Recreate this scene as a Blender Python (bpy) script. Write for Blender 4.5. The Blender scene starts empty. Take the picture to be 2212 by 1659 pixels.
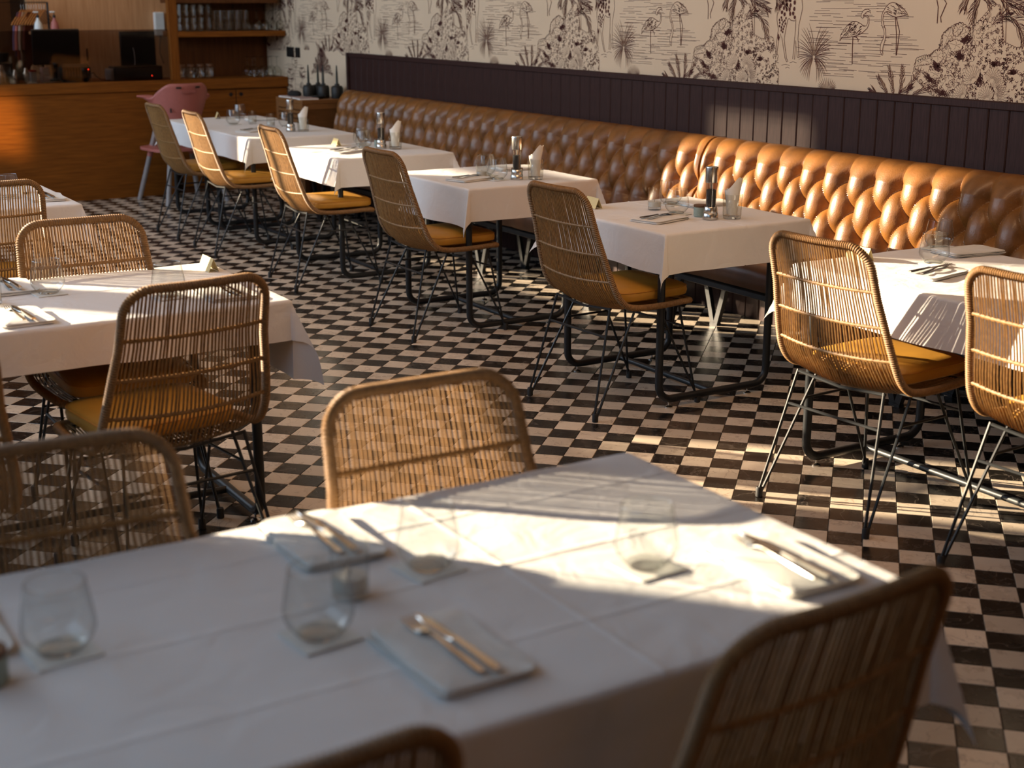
import bpy, math, random
from mathutils import Vector, Matrix

# ------------------------------------------------------------------ camera, world, lights
S = bpy.context.scene
COL = S.collection
R = math.radians

cam_d = bpy.data.cameras.new('camera')
cam = bpy.data.objects.new('camera', cam_d)
COL.objects.link(cam)
cam.location = (0, 0, 1.66)
HEAD = 31.05
cam.rotation_euler = (R(90) - 0.26767, 0, R(-HEAD))
cam_d.sensor_width = 36
cam_d.lens = 3033 / 2212 * 36
cam_d.clip_start = .05
cam_d.clip_end = 200
cam_d.dof.use_dof = True
cam_d.dof.focus_distance = 5.7
cam_d.dof.aperture_fstop = 3.2
S.camera = cam

vs = S.view_settings
vs.view_transform = 'Standard'
vs.look = 'None'
vs.gamma = 1
vs.exposure = 0.13
vs.use_curve_mapping = False
try:
    S.cycles.max_bounces = 7
    S.cycles.diffuse_bounces = 3
    S.cycles.glossy_bounces = 3
    S.cycles.transmission_bounces = 6
    S.cycles.transparent_max_bounces = 16
    S.cycles.caustics_reflective = False
    S.cycles.caustics_refractive = False
    S.cycles.sample_clamp_indirect = 4
    S.cycles.use_denoising = True
except Exception:
    pass

wd = bpy.data.worlds.new('sky')
S.world = wd
wd.use_nodes = True
bg = wd.node_tree.nodes['Background']
bg.inputs[0].default_value = (.55, .72, 1.0, 1)
bg.inputs[1].default_value = 1.6

SUN_AZ, SUN_TAN = -48.0, .25
def lamp(name, kind, energy, color, loc=(0, 0, 0), direction=None, **kw):
    d = bpy.data.lights.new(name, kind)
    d.energy = energy
    d.color = color
    for k, v in kw.items():
        setattr(d, k, v)
    o = bpy.data.objects.new(name, d)
    o.location = loc
    if direction is not None:
        o.rotation_euler = Vector(direction).to_track_quat('-Z', 'Y').to_euler()
    COL.objects.link(o)
    return o
lamp('sun', 'SUN', 21, (1.0, .80, .55), (-6, 14, 6),
     (math.cos(R(SUN_AZ)), math.sin(R(SUN_AZ)), -SUN_TAN), angle=R(.55))
# daylight entering by the garden windows of the left wall
lamp('window_daylight', 'AREA', 225, (.68, .83, 1.0), (-1.75, 9.2, 2.9), (1, -.12, -.55), shape='RECTANGLE', size=8.5, size_y=2.2)
lamp('window_daylight_near', 'AREA', 28, (.46, .72, 1.0), (-1.75, 2.4, 3.0), (1, 0, -.6), shape='RECTANGLE', size=4.0, size_y=1.8)
# warm fill lights added out of view to stand in for bounced light
lamp('ceiling_lamp_near', 'AREA', 34, (1.0, .60, .33), (2.5, 3.2, 3.2), (.28, .92, -.30), shape='RECTANGLE', size=2.4, size_y=1.0)
lamp('ceiling_lamp_back', 'AREA', 7, (1.0, .48, .20), (2.0, -2.6, 2.4), (-.05, 1, -.25), shape='RECTANGLE', size=2.4, size_y=.8)
lamp('ceiling_lamp_mid', 'AREA', 17, (1.0, .66, .40), (2.6, 7.2, 3.7), (.15, 0, -1), shape='RECTANGLE', size=2.2, size_y=5.0)
lamp('ceiling_lamp_bar', 'AREA', 9, (1.0, .60, .30), (3.2, 12.9, 3.4), (.1, -.1, -1), shape='RECTANGLE', size=1.6, size_y=.8)

lamp('counter_spot', 'AREA', 1.1, (1.0, .58, .18), (1.70, 10.75, 1.30), (.66, 1.37, -.62), shape='RECTANGLE', size=.42, size_y=.42, spread=R(9))  # unseen beam added to lay a warm patch on the bar front

# ------------------------------------------------------------------ mesh builder
class MB:
    def __init__(s):
        s.v = []; s.f = []
    def add(s, vs, fs):
        b = len(s.v)
        s.v += [tuple(p) for p in vs]
        s.f += [tuple(i + b for i in f) for f in fs]
        return s
    def box(s, x0, x1, y0, y1, z0, z1, bev=0):
        if bev <= 0:
            return s.add([(x0,y0,z0),(x1,y0,z0),(x1,y1,z0),(x0,y1,z0),(x0,y0,z1),(x1,y0,z1),(x1,y1,z1),(x0,y1,z1)],
                  [(3,2,1,0),(4,5,6,7),(0,1,5,4),(1,2,6,5),(2,3,7,6),(3,0,4,7)])
        b = min(bev, (x1-x0)*.45, (y1-y0)*.45, (z1-z0)*.45)
        vs, idx = [], {}
        xs, ys, zs = (x0, x1), (y0, y1), (z0, z1)
        for i in (0, 1):
            for j in (0, 1):
                for k in (0, 1):
                    sx, sy, sz = (1-2*i), (1-2*j), (1-2*k)
                    for a in range(3):
                        p = [xs[i] + (0 if a == 0 else b*sx), ys[j] + (0 if a == 1 else b*sy), zs[k] + (0 if a == 2 else b*sz)]
                        idx[i, j, k, a] = len(vs); vs.append(p)
        fs = []
        for a in range(3):
            for e in (0, 1):
                q = []
                for (m, n) in ((0, 0), (1, 0), (1, 1), (0, 1)):
                    c = [0, 0, 0]; o = [t for t in range(3) if t != a]
                    c[a] = e; c[o[0]] = m; c[o[1]] = n
                    q.append(idx[c[0], c[1], c[2], a])
                fs.append(tuple(q))
        for a in range(3):           # edges along axis a
            o = [t for t in range(3) if t != a]
            for m in (0, 1):
                for n in (0, 1):
                    q = []
                    for e, w in ((0, o[0]), (1, o[0]), (1, o[1]), (0, o[1])):
                        c = [0, 0, 0]; c[a] = e; c[o[0]] = m; c[o[1]] = n
                        q.append(idx[c[0], c[1], c[2], w])
                    fs.append(tuple(q))
        for i in (0, 1):
            for j in (0, 1):
                for k in (0, 1):
                    fs.append((idx[i,j,k,0], idx[i,j,k,1], idx[i,j,k,2]))
        return s.add(vs, fs)
    def tube(s, pts, r, n=8, closed=False, cap=True, rf=None):
        P = [Vector(p) for p in pts]
        m = len(P)
        vs = []
        up = None
        for i in range(m):
            if closed:
                t = P[(i+1) % m] - P[i-1]
            else:
                t = P[min(i+1, m-1)] - P[max(i-1, 0)]
            if t.length < 1e-9: t = Vector((0, 0, 1))
            t.normalize()
            if up is None:
                up = Vector((0, 0, 1)) if abs(t.z) < .9 else Vector((1, 0, 0))
            a = t.cross(up)
            if a.length < 1e-6: a = t.orthogonal()
            a.normalize(); b = a.cross(t).normalized(); up = b
            rr = r if rf is None else rf(i)
            for k in range(n):
                an = 2*math.pi*k/n
                vs.append(P[i] + a*(rr*math.cos(an)) + b*(rr*math.sin(an)))
        fs = []
        for i in range(m if closed else m-1):
            j = (i+1) % m
            for k in range(n):
                l = (k+1) % n
                fs.append((i*n+k, i*n+l, j*n+l, j*n+k))
        if cap and not closed:
            fs.append(tuple(range(n))[::-1]); fs.append(tuple((m-1)*n+k for k in range(n)))
        return s.add(vs, fs)
    def lathe(s, prof, n=24, c=(0, 0, 0), cap0=True, cap1=False):
        vs = []; m = len(prof)
        for r, z in prof:
            for k in range(n):
                a = 2*math.pi*k/n
                vs.append((c[0]+r*math.cos(a), c[1]+r*math.sin(a), c[2]+z))
        fs = [(i*n+k, i*n+(k+1) % n, (i+1)*n+(k+1) % n, (i+1)*n+k) for i in range(m-1) for k in range(n)]
        if cap0: fs.append(tuple(range(n))[::-1])
        if cap1: fs.append(tuple((m-1)*n+k for k in range(n)))
        return s.add(vs, fs)
    def grid(s, nu, nv, fn, closed_u=False):
        vs = [fn(i, j) for j in range(nv) for i in range(nu)]
        fs = []
        for j in range(nv-1):
            for i in range(nu if closed_u else nu-1):
                k = (i+1) % nu
                fs.append((j*nu+i, j*nu+k, (j+1)*nu+k, (j+1)*nu+i))
        return s.add(vs, fs)
    def prism(s, poly, z0, z1):
        n = len(poly)
        return s.add([(x, y, z0) for x, y in poly] + [(x, y, z1) for x, y in poly],
                     [tuple(range(n))[::-1], tuple(range(n, 2*n))] + [(i, (i+1) % n, n+(i+1) % n, n+i) for i in range(n)])
    def xform(s, M):
        s.v = [tuple(M @ Vector(p)) for p in s.v]
        return s
    def mesh(s, name, mat, smooth=True):
        me = bpy.data.meshes.new(name)
        me.from_pydata(s.v, [], s.f)
        me.materials.append(mat)
        if smooth:
            me.polygons.foreach_set('use_smooth', [True]*len(me.polygons))
            try: me.set_sharp_from_angle(angle=R(40))
            except Exception: pass
        me.update()
        return me
    def build(s, name, mat, parent=None, smooth=True, loc=None, rz=0):
        return link(name, s.mesh(name, mat, smooth), parent, loc, rz)

def link(name, me, parent=None, loc=None, rz=0):
    o = bpy.data.objects.new(name, me)
    COL.objects.link(o)
    if parent is not None: o.parent = parent
    if loc is not None: o.location = loc
    if rz: o.rotation_euler = (0, 0, rz)
    return o
def tag(o, label=None, cat=None, group=None, kind=None):
    if label: o['label'] = label
    if cat: o['category'] = cat
    if group: o['group'] = group
    if kind: o['kind'] = kind
    return o
def thing(name, label, cat, loc=(0, 0, 0), rz=0, group=None):
    o = bpy.data.objects.new(name, None)
    o.empty_display_size = .1
    COL.objects.link(o)
    o.location = loc; o.rotation_euler = (0, 0, rz)
    return tag(o, label, cat, group)
KIDS = {}
def dup(src, label, loc, rz=0, group=None):
    c = src.copy(); COL.objects.link(c)
    c.location = loc; c.rotation_euler = (0, 0, rz); c['label'] = label
    if group: c['group'] = group
    for k in list(src.children):
        d = k.copy(); COL.objects.link(d); d.parent = c
        for g in list(k.children):
            e = g.copy(); COL.objects.link(e); e.parent = d
    return c

# ------------------------------------------------------------------ materials
def nodes(name):
    m = bpy.data.materials.new(name); m.use_nodes = True
    nt = m.node_tree
    return m, nt, nt.nodes['Principled BSDF']
def ramp(nt, fac, stops):
    r = nt.nodes.new('ShaderNodeValToRGB')
    e = r.color_ramp.elements
    while len(e) < len(stops): e.new(.5)
    for el, (p, c) in zip(e, stops):
        el.position = p; el.color = (*c, 1)
    nt.links.new(fac, r.inputs[0])
    return r.outputs[0]
def coords(nt, scale=(1, 1, 1), kind='Object'):
    t = nt.nodes.new('ShaderNodeTexCoord'); mp = nt.nodes.new('ShaderNodeMapping')
    mp.inputs['Scale'].default_value = scale
    nt.links.new(t.outputs[kind], mp.inputs[0])
    return mp.outputs[0]
def noise(nt, vec, scale, detail=3, rough=.55):
    n = nt.nodes.new('ShaderNodeTexNoise')
    n.inputs['Scale'].default_value = scale; n.inputs['Detail'].default_value = detail; n.inputs['Roughness'].default_value = rough
    if vec is not None: nt.links.new(vec, n.inputs['Vector'])
    return n.outputs['Fac']
def bump(nt, b, h, strength, dist=.002):
    n = nt.nodes.new('ShaderNodeBump')
    n.inputs['Strength'].default_value = strength; n.inputs['Distance'].default_value = dist
    nt.links.new(h, n.inputs['Height']); nt.links.new(n.outputs[0], b.inputs['Normal'])
def simple(name, c, rough=.5, metal=0, var=.12, scale=30, bmp=0, bscale=200, spec=None, stretch=(1, 1, 1), coat=0):
    m, nt, b = nodes(name)
    v = coords(nt, stretch)
    f = noise(nt, v, scale)
    nt.links.new(ramp(nt, f, [(.25, [x*(1-var) for x in c]), (.75, [min(1, x*(1+var)) for x in c])]), b.inputs['Base Color'])
    b.inputs['Roughness'].default_value = rough; b.inputs['Metallic'].default_value = metal
    if spec is not None: b.inputs['Specular IOR Level'].default_value = spec
    if coat: b.inputs['Coat Weight'].default_value = coat
    if bmp: bump(nt, b, noise(nt, v, bscale, 2), bmp)
    return m
def cloth_mat(name, c):
    m, nt, b = nodes(name)
    v = coords(nt)
    b.inputs['Base Color'].default_value = (*c, 1); b.inputs['Roughness'].default_value = .92
    b.inputs['Specular IOR Level'].default_value = .15
    n1 = nt.nodes.new('ShaderNodeTexNoise'); n1.inputs['Scale'].default_value = 9; n1.inputs['Detail'].default_value = 5
    n1.inputs['Distortion'].default_value = .8
    nt.links.new(v, n1.inputs['Vector'])
    f2 = noise(nt, v, 900, 2)
    b1 = nt.nodes.new('ShaderNodeBump'); b1.inputs['Strength'].default_value = .55; b1.inputs['Distance'].default_value = .012
    nt.links.new(n1.outputs['Fac'], b1.inputs['Height'])
    b2 = nt.nodes.new('ShaderNodeBump'); b2.inputs['Strength'].default_value = .25; b2.inputs['Distance'].default_value = .002
    nt.links.new(f2, b2.inputs['Height']); nt.links.new(b1.outputs[0], b2.inputs['Normal'])
    nt.links.new(b2.outputs[0], b.inputs['Normal'])
    return m
def wood(name, dark, light, rough=.45, axis=0, scale=6, coat=0):
    m, nt, b = nodes(name)
    st = [14, 14, 14]; st[axis] = .9
    v = coords(nt, st)
    f = noise(nt, v, scale, 6, .6)
    nt.links.new(ramp(nt, f, [(.3, dark), (.7, light)]), b.inputs['Base Color'])
    b.inputs['Roughness'].default_value = rough
    if coat: b.inputs['Coat Weight'].default_value = coat
    bump(nt, b, f, .15, .001)
    return m
M = {}
M['cloth'] = cloth_mat('white_cotton', (.80, .79, .79))
M['linen'] = simple('napkin_linen', (.78, .77, .74), .95, var=.05, scale=30, bmp=.5, bscale=700, spec=.1)
M['paper'] = simple('napkin_paper', (.84, .82, .77), .9, var=.03, bmp=.15, bscale=120, spec=.1)
M['rattan'] = simple('rattan_cane', (.26, .134, .043), .5, var=.32, scale=60, bmp=.3, bscale=400, spec=.45)
M['rope'] = simple('rattan_wrap', (.235, .124, .045), .55, var=.28, scale=90, bmp=.3, bscale=600, spec=.4)
M['iron'] = simple('black_powdercoat', (.012, .014, .016), .42, var=.2, scale=20, spec=.4)
M['rubber'] = simple('black_rubber', (.012, .012, .013), .6)
M['mustard'] = simple('mustard_leatherette', (.47, .23, .03), .52, var=.10, scale=14, bmp=.25, bscale=500, spec=.35)
M['piping'] = simple('mustard_piping', (.45, .19, .02), .6)
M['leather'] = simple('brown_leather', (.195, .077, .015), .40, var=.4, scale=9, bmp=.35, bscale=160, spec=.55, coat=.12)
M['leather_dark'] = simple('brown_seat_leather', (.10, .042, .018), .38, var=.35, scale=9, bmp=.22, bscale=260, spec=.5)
M['plank'] = wood('plum_stained_board', (.020, .0085, .0075), (.050, .022, .019), .55, 2, 9)
M['oak'] = wood('teak_veneer', (.135, .040, .003), (.25, .085, .009), .6, 0, 4)
M['oak_v'] = wood('teak_veneer_upright', (.135, .040, .003), (.25, .085, .009), .6, 2, 4)
M['darkwood'] = wood('dark_teak', (.07, .022, .005), (.12, .042, .010), .6, 2, 4)
M['ply'] = wood('pale_plywood', (.50, .26, .11), (.66, .38, .19), .55, 2, 3)
M['steel'] = simple('brushed_steel', (.56, .54, .50), .24, 1, var=.06, scale=60, stretch=(1, 1, 8))
M['cutlery'] = simple('polished_cutlery', (.62, .61, .58), .16, 1, var=.04)
M['pepper'] = simple('peppercorns', (.022, .017, .013), .8, var=.8, scale=260, bmp=1, bscale=300)
M['sage'] = simple('sage_ceramic', (.30, .38, .34), .45, var=.08, scale=120)
M['lidwood'] = wood('bowl_lid_wood', (.10, .045, .02), (.17, .08, .035), .5, 0, 8)
M['wax'] = simple('candle_wax', (.62, .60, .55), .5, spec=.4)
M['card'] = simple('card_stock', (.72, .58, .28), .7, var=.06)
M['coaster'] = simple('coaster_board', (.74, .74, .70), .8, var=.05)
M['pink'] = simple('pink_plastic', (.46, .155, .135), .5, var=.05)
M['grey_leg'] = simple('grey_plastic', (.30, .285, .29), .5)
M['black'] = simple('black_plastic', (.010, .010, .010), .4, spec=.4)
M['matteblack'] = simple('matte_black_ceramic', (.008, .009, .008), .55)
M['white'] = simple('white_plastic', (.74, .80, .80), .5, var=.02)
M['cane'] = wood('cane_cabinet_wood', (.16, .065, .015), (.26, .11, .03), .55, 0, 6)
M['hanger'] = simple('hanger_beech', (.42, .19, .055), .5)
M['plaster'] = simple('warm_plaster', (.34, .21, .13), .9, var=.04, scale=4)
M['ceiling'] = simple('ceiling_paint', (.62, .46, .33), .9, var=.03, scale=3)
M['grout'] = simple('floor_grout', (.075, .058, .045), .8, var=.3, scale=40)
M['plank'].node_tree.nodes['Principled BSDF'].inputs['Specular IOR Level'].default_value = .22
for k_ in ('oak', 'oak_v', 'darkwood'): M[k_].node_tree.nodes['Principled BSDF'].inputs['Specular IOR Level'].default_value = .2
M['wallpaper'] = simple('cream_wallpaper', (.72, .585, .42), .85, var=.03, scale=2, spec=.2)
M['ink'] = simple('plum_ink', (.105, .042, .038), .85, var=.1, spec=.1)
M['black_fabric'] = simple('black_cloth', (.012, .012, .012), .95)

def glassmat(name, tint, rough=.02, ior=1.5, gain=1.0):
    m, nt, b = nodes(name)
    out = nt.nodes['Material Output']
    nt.nodes.remove(b)
    tr = nt.nodes.new('ShaderNodeBsdfTransparent'); tr.inputs[0].default_value = (*tint, 1)
    gl = nt.nodes.new('ShaderNodeBsdfGlossy'); gl.inputs['Roughness'].default_value = rough
    lw = nt.nodes.new('ShaderNodeLayerWeight'); lw.inputs[0].default_value = .5
    pw = nt.nodes.new('ShaderNodeMath'); pw.operation = 'POWER'; pw.inputs[1].default_value = 5
    nt.links.new(lw.outputs['Facing'], pw.inputs[0])
    f0 = ((ior-1)/(ior+1))**2*gain
    mp = nt.nodes.new('ShaderNodeMath'); mp.operation = 'MULTIPLY_ADD'; mp.inputs[1].default_value = (1-f0)*.75; mp.inputs[2].default_value = f0
    mp.use_clamp = True
    mx = nt.nodes.new('ShaderNodeMixShader')
    L = nt.links.new
    # the light crosses more glass where the wall is seen edge on
    p3 = nt.nodes.new('ShaderNodeMath'); p3.operation = 'POWER'; p3.inputs[1].default_value = 3.6
    L(lw.outputs['Facing'], p3.inputs[0])
    mc = nt.nodes.new('ShaderNodeMix'); mc.data_type = 'RGBA'
    mc.inputs['A'].default_value = (*tint, 1); mc.inputs['B'].default_value = (*[t*.40 for t in tint], 1)
    L(p3.outputs[0], mc.inputs['Factor']); L(mc.outputs['Result'], tr.inputs[0])
    L(pw.outputs[0], mp.inputs[0]); L(mp.outputs[0], mx.inputs[0]); L(tr.outputs[0], mx.inputs[1]); L(gl.outputs[0], mx.inputs[2])
    L(mx.outputs[0], out.inputs[0])
    return m
M['glass'] = glassmat('clear_glass', (.955, .972, .968), .02, 1.5, 2.0)
M['glass_far'] = glassmat('shelf_glass', (.93, .93, .91), .04, 1.5, .8)
M['glass_base'] = glassmat('thick_glass_base', (.965, .975, .97), .03, 1.6, 2.0)
M['screen'] = glassmat('smoked_glass', (.60, .54, .50), .02, 1.45, .5)
M['cut'] = glassmat('cut_glass', (.88, .88, .84), .05, 1.55, 1.9)

def marble(name, base, vein, base2, rough):
    m, nt, b = nodes(name)
    geo = nt.nodes.new('ShaderNodeNewGeometry')
    tc = nt.nodes.new('ShaderNodeTexCoord')
    oi = nt.nodes.new('ShaderNodeObjectInfo')
    L = nt.links.new
    # every tile is cut from another place of the stone
    ad = nt.nodes.new('ShaderNodeMath'); ad.operation = 'ADD'
    L(geo.outputs['Random Per Island'], ad.inputs[0]); L(oi.outputs['Random'], ad.inputs[1])
    mu = nt.nodes.new('ShaderNodeMath'); mu.operation = 'MULTIPLY'; mu.inputs[1].default_value = 37.0
    L(ad.outputs[0], mu.inputs[0])
    cx = nt.nodes.new('ShaderNodeCombineXYZ'); L(mu.outputs[0], cx.inputs[2]); L(mu.outputs[0], cx.inputs[0])
    va = nt.nodes.new('ShaderNodeVectorMath'); va.operation = 'ADD'
    L(geo.outputs['Position'], va.inputs[0]); L(cx.outputs[0], va.inputs[1])
    f = noise(nt, va.outputs[0], 9, 6, .65)
    n2 = nt.nodes.new('ShaderNodeTexNoise'); n2.inputs['Scale'].default_value = 7; n2.inputs['Detail'].default_value = 4
    n2.inputs['Distortion'].default_value = 1.2
    L(va.outputs[0], n2.inputs['Vector'])
    col = ramp(nt, f, [(.3, base2), (.7, base)])
    vr = ramp(nt, n2.outputs['Fac'], [(.485, (0, 0, 0)), (.5, (1, 1, 1)), (.515, (0, 0, 0))])
    mx = nt.nodes.new('ShaderNodeMix'); mx.data_type = 'RGBA'
    vm = nt.nodes.new('ShaderNodeMath'); vm.operation = 'MULTIPLY'; vm.inputs[1].default_value = .5
    L(vr, vm.inputs[0]); L(vm.outputs[0], mx.inputs['Factor'])
    L(col, mx.inputs['A']); mx.inputs['B'].default_value = (*vein, 1)
    hs = nt.nodes.new('ShaderNodeHueSaturation')
    wn = nt.nodes.new('ShaderNodeTexWhiteNoise'); wn.noise_dimensions = '1D'; L(mu.outputs[0], wn.inputs['W'])
    mr = nt.nodes.new('ShaderNodeMapRange'); mr.inputs['To Min'].default_value = .72; mr.inputs['To Max'].default_value = 1.2
    L(wn.outputs['Value'], mr.inputs[0]); L(mr.outputs[0], hs.inputs['Value'])
    L(mx.outputs['Result'], hs.inputs['Color'])
    L(hs.outputs[0], b.inputs['Base Color'])
    rr = nt.nodes.new('ShaderNodeMapRange'); rr.inputs['To Min'].default_value = rough*.75; rr.inputs['To Max'].default_value = rough*1.3
    L(f, rr.inputs[0]); L(rr.outputs[0], b.inputs['Roughness'])
    b.inputs['Specular IOR Level'].default_value = .36
    bump(nt, b, f, .12, .0015)
    return m
M['tile_light'] = marble('cream_marble', (.69, .585, .465), (.20, .13, .09), (.58, .475, .37), .28)
M['tile_dark'] = marble('black_marble', (.018, .015, .013), (.16, .13, .11), (.008, .007, .006), .26)

# ------------------------------------------------------------------ the setting
XW, YB = 4.94, 12.12           # banquette wall, face of the bar
def struct(name, mb, mat, parent=None, smooth=False):
    o = mb.build(name, mat, parent, smooth)
    if parent is None: o['kind'] = 'structure'
    return o
floor = struct('floor', MB().box(-2.2, 5.1, -3.2, 16.6, -.12, -.004), M['grout'])
struct('ceiling', MB().box(-2.2, 5.1, -3.2, 16.6, 3.9, 4.0), M['ceiling'])
wall_right = struct('wall_right', MB().box(XW, 5.1, -3.2, 16.6, 0, 3.9), M['wallpaper'])
struct('wall_front', MB().box(-2.2, 5.1, -3.3, -3.2, 0, 3.9), M['plaster'])
struct('wall_end', MB().box(-2.2, 5.1, 16.6, 16.7, 0, 3.9), M['plaster'])
# garden wall, out of view on the left: openings added and sized to cast the sun patches
sun_openings = [(5.42, 6.45, 1.65, 2.62), (7.05, 7.95, 1.38, 2.75), (8.15, 10.35, 1.85, 3.3), (12.95, 15.6, 2.35, 3.05), (11.95, 13.98, 3.12, 3.58), (13.2, 14.1, 3.58, 3.78)]
wl = MB(); xa, xb = -2.3, -2.2
ys = sorted({-3.2, 16.6} | {w[0] for w in sun_openings} | {w[1] for w in sun_openings})
for a, b in zip(ys[:-1], ys[1:]):
    mid = (a+b)/2
    zs = [0.0]
    for w in sorted([w for w in sun_openings if w[0] < mid < w[1]], key=lambda w: w[2]):
        if w[2] > zs[-1]: wl.box(xa, xb, a, b, zs[-1], w[2])
        zs.append(w[3])
    wl.box(xa, xb, a, b, zs[-1], 3.9)
struct('wall_left', wl, M['plaster'])
for n, (a, b, c, d) in enumerate(sun_openings, 1):
    f = MB()
    if n > 4:                     # added high openings: plain reveal, slats in the upper one dim the sun
        f.box(-2.30, -2.2, b-.012, b, c, d)
        if n == 6:
            for q in range(6): f.box(-2.275, -2.25, a, b-.012, c+.0333*q, c+.0333*q+.014)
        struct('window_%d' % n, f, M['iron']); continue
    for y in (a+.03, b-.03): f.box(-2.28, -2.2, y-.03, y+.03, c, d)
    for z in (c+.03, d-.03): f.box(-2.28, -2.2, a+.06, b-.06, z-.03, z+.03)
    k = max(1, round((b-a)/1.0))
    w = struct('window_%d' % n, f, M['iron'])
    for q in range(1, k):
        y = a+(b-a)*q/k
        MB().box(-2.27, -2.21, y-.025, y+.025, c+.06, d-.06).build('mullion', M['iron'], w, False)

# checkerboard of marble tiles laid at 45 degrees to the wall
TS = .1127*1.66/1.7
ox, oy, yw = .1904*1.66/1.7, 4.484*1.66/1.7, -.24346
A_ = R(HEAD)
def tile_xy(i, j):
    X, Y = ox+TS*i, oy-TS*j
    x = math.cos(yw)*X-math.sin(yw)*Y; y = math.sin(yw)*X+math.cos(yw)*Y
    return x*math.cos(A_)+y*math.sin(A_), -x*math.sin(A_)+y*math.cos(A_)
ROT = math.atan2(tile_xy(1, 0)[1]-tile_xy(0, 0)[1], tile_xy(1, 0)[0]-tile_xy(0, 0)[0])
def tile_mb(cx=0, cy=0, rot=0, dz=0, tx=0, ty=0, h=.0012):
    a = TS/2-.0011; b = a-.0011
    c, s = math.cos(rot), math.sin(rot)
    vs = []
    for r, z in ((b, 0), (a, -h), (a, -.006)):
        for sx, sy in ((-1, -1), (1, -1), (1, 1), (-1, 1)):
            x, y = sx*r, sy*r
            vs.append((cx+c*x-s*y, cy+s*x+c*y, z+dz+tx*x+ty*y))
    fs = [(0, 1, 2, 3)]
    for q in (0, 4):
        for k in range(4):
            l = (k+1) % 4
            fs.append((q+4+k, q+4+l, q+l, q+k))
    return vs, fs
rnd = random.Random(4)
hx, hy = math.sin(A_), math.cos(A_)
cand = []
rest = {0: MB(), 1: MB()}
for i in range(-75, 60):
    for j in range(-85, 45):
        x, y = tile_xy(i+.5, j+.5)
        if not (-.9 < x < 4.98 and .2 < y < 12.4): continue
        if x > 4.86 or y > 12.25: pass
        d = x*hx+y*hy; l = x*hy-y*hx
        vis = d > 1.6 and abs(l) < d*.365+.1 and y < 12.1 and x < 4.7
        if vis:                       # hidden under the near table tops?
            for t in (0.545,):
                px, py = x*t, y*t
                if -.1 < px < 1.7 and 1.35 < py < 2.3: vis = False
                if -.1 < px < 1.7 and 4.0 < py < 4.8: vis = False
        # bottom edge of the view
        if vis and math.atan2(1.66, d) > .26767+.263: vis = False
        cand.append((d if vis else 99, x, y, (i+j) % 2))
cand.sort()
tm = [MB().add(*tile_mb()).mesh('tile', M[k], False) for k in ('tile_dark', 'tile_light')]
for q, (d, x, y, c) in enumerate(cand):
    if q < 300:
        o = link('tile', tm[c], floor, (x, y, rnd.uniform(-.0003, .0003)), ROT)
    else:
        rest[c].add(*tile_mb(x, y, ROT, rnd.uniform(-.0003, .0003), rnd.uniform(-.002, .002), rnd.uniform(-.002, .002)))
for c in (0, 1):
    rest[c].build('tile_field', M[('tile_dark', 'tile_light')[c]], floor, False)['kind'] = 'stuff'

# plum boards below the wallpaper, with a rail
PW = .1091
pb = MB()
prof = [(4.925, -.0535), (4.921, -.049), (4.921, .049), (4.925, .0535), (4.94, .0535), (4.94, -.0535)]
vs = [(x, y, z) for z in (0, 1.203) for x, y in prof]
pb.add(vs, [(0, 1, 2, 3, 4, 5), (11, 10, 9, 8, 7, 6)] + [(k, 6+k, 6+(k+1) % 6, (k+1) % 6) for k in range(6)])
pm = pb.mesh('plank', M['plank'], False)
y = 6.597 + 37*PW + PW/2
n = 0
while y > .9:
    link('plank', pm, wall_right, (rnd.uniform(-.0012, .0012), y, 0)); y -= PW; n += 1
YT = 6.597+38*PW
struct('rail', MB().box(4.912, 4.94, y, YT+.012, 1.203, 1.238, .004), M['plank'], wall_right)
struct('end_trim', MB().box(4.90, 4.94, YT, YT+.03, 0, 1.238, .003), M['plank'], wall_right)

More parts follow.
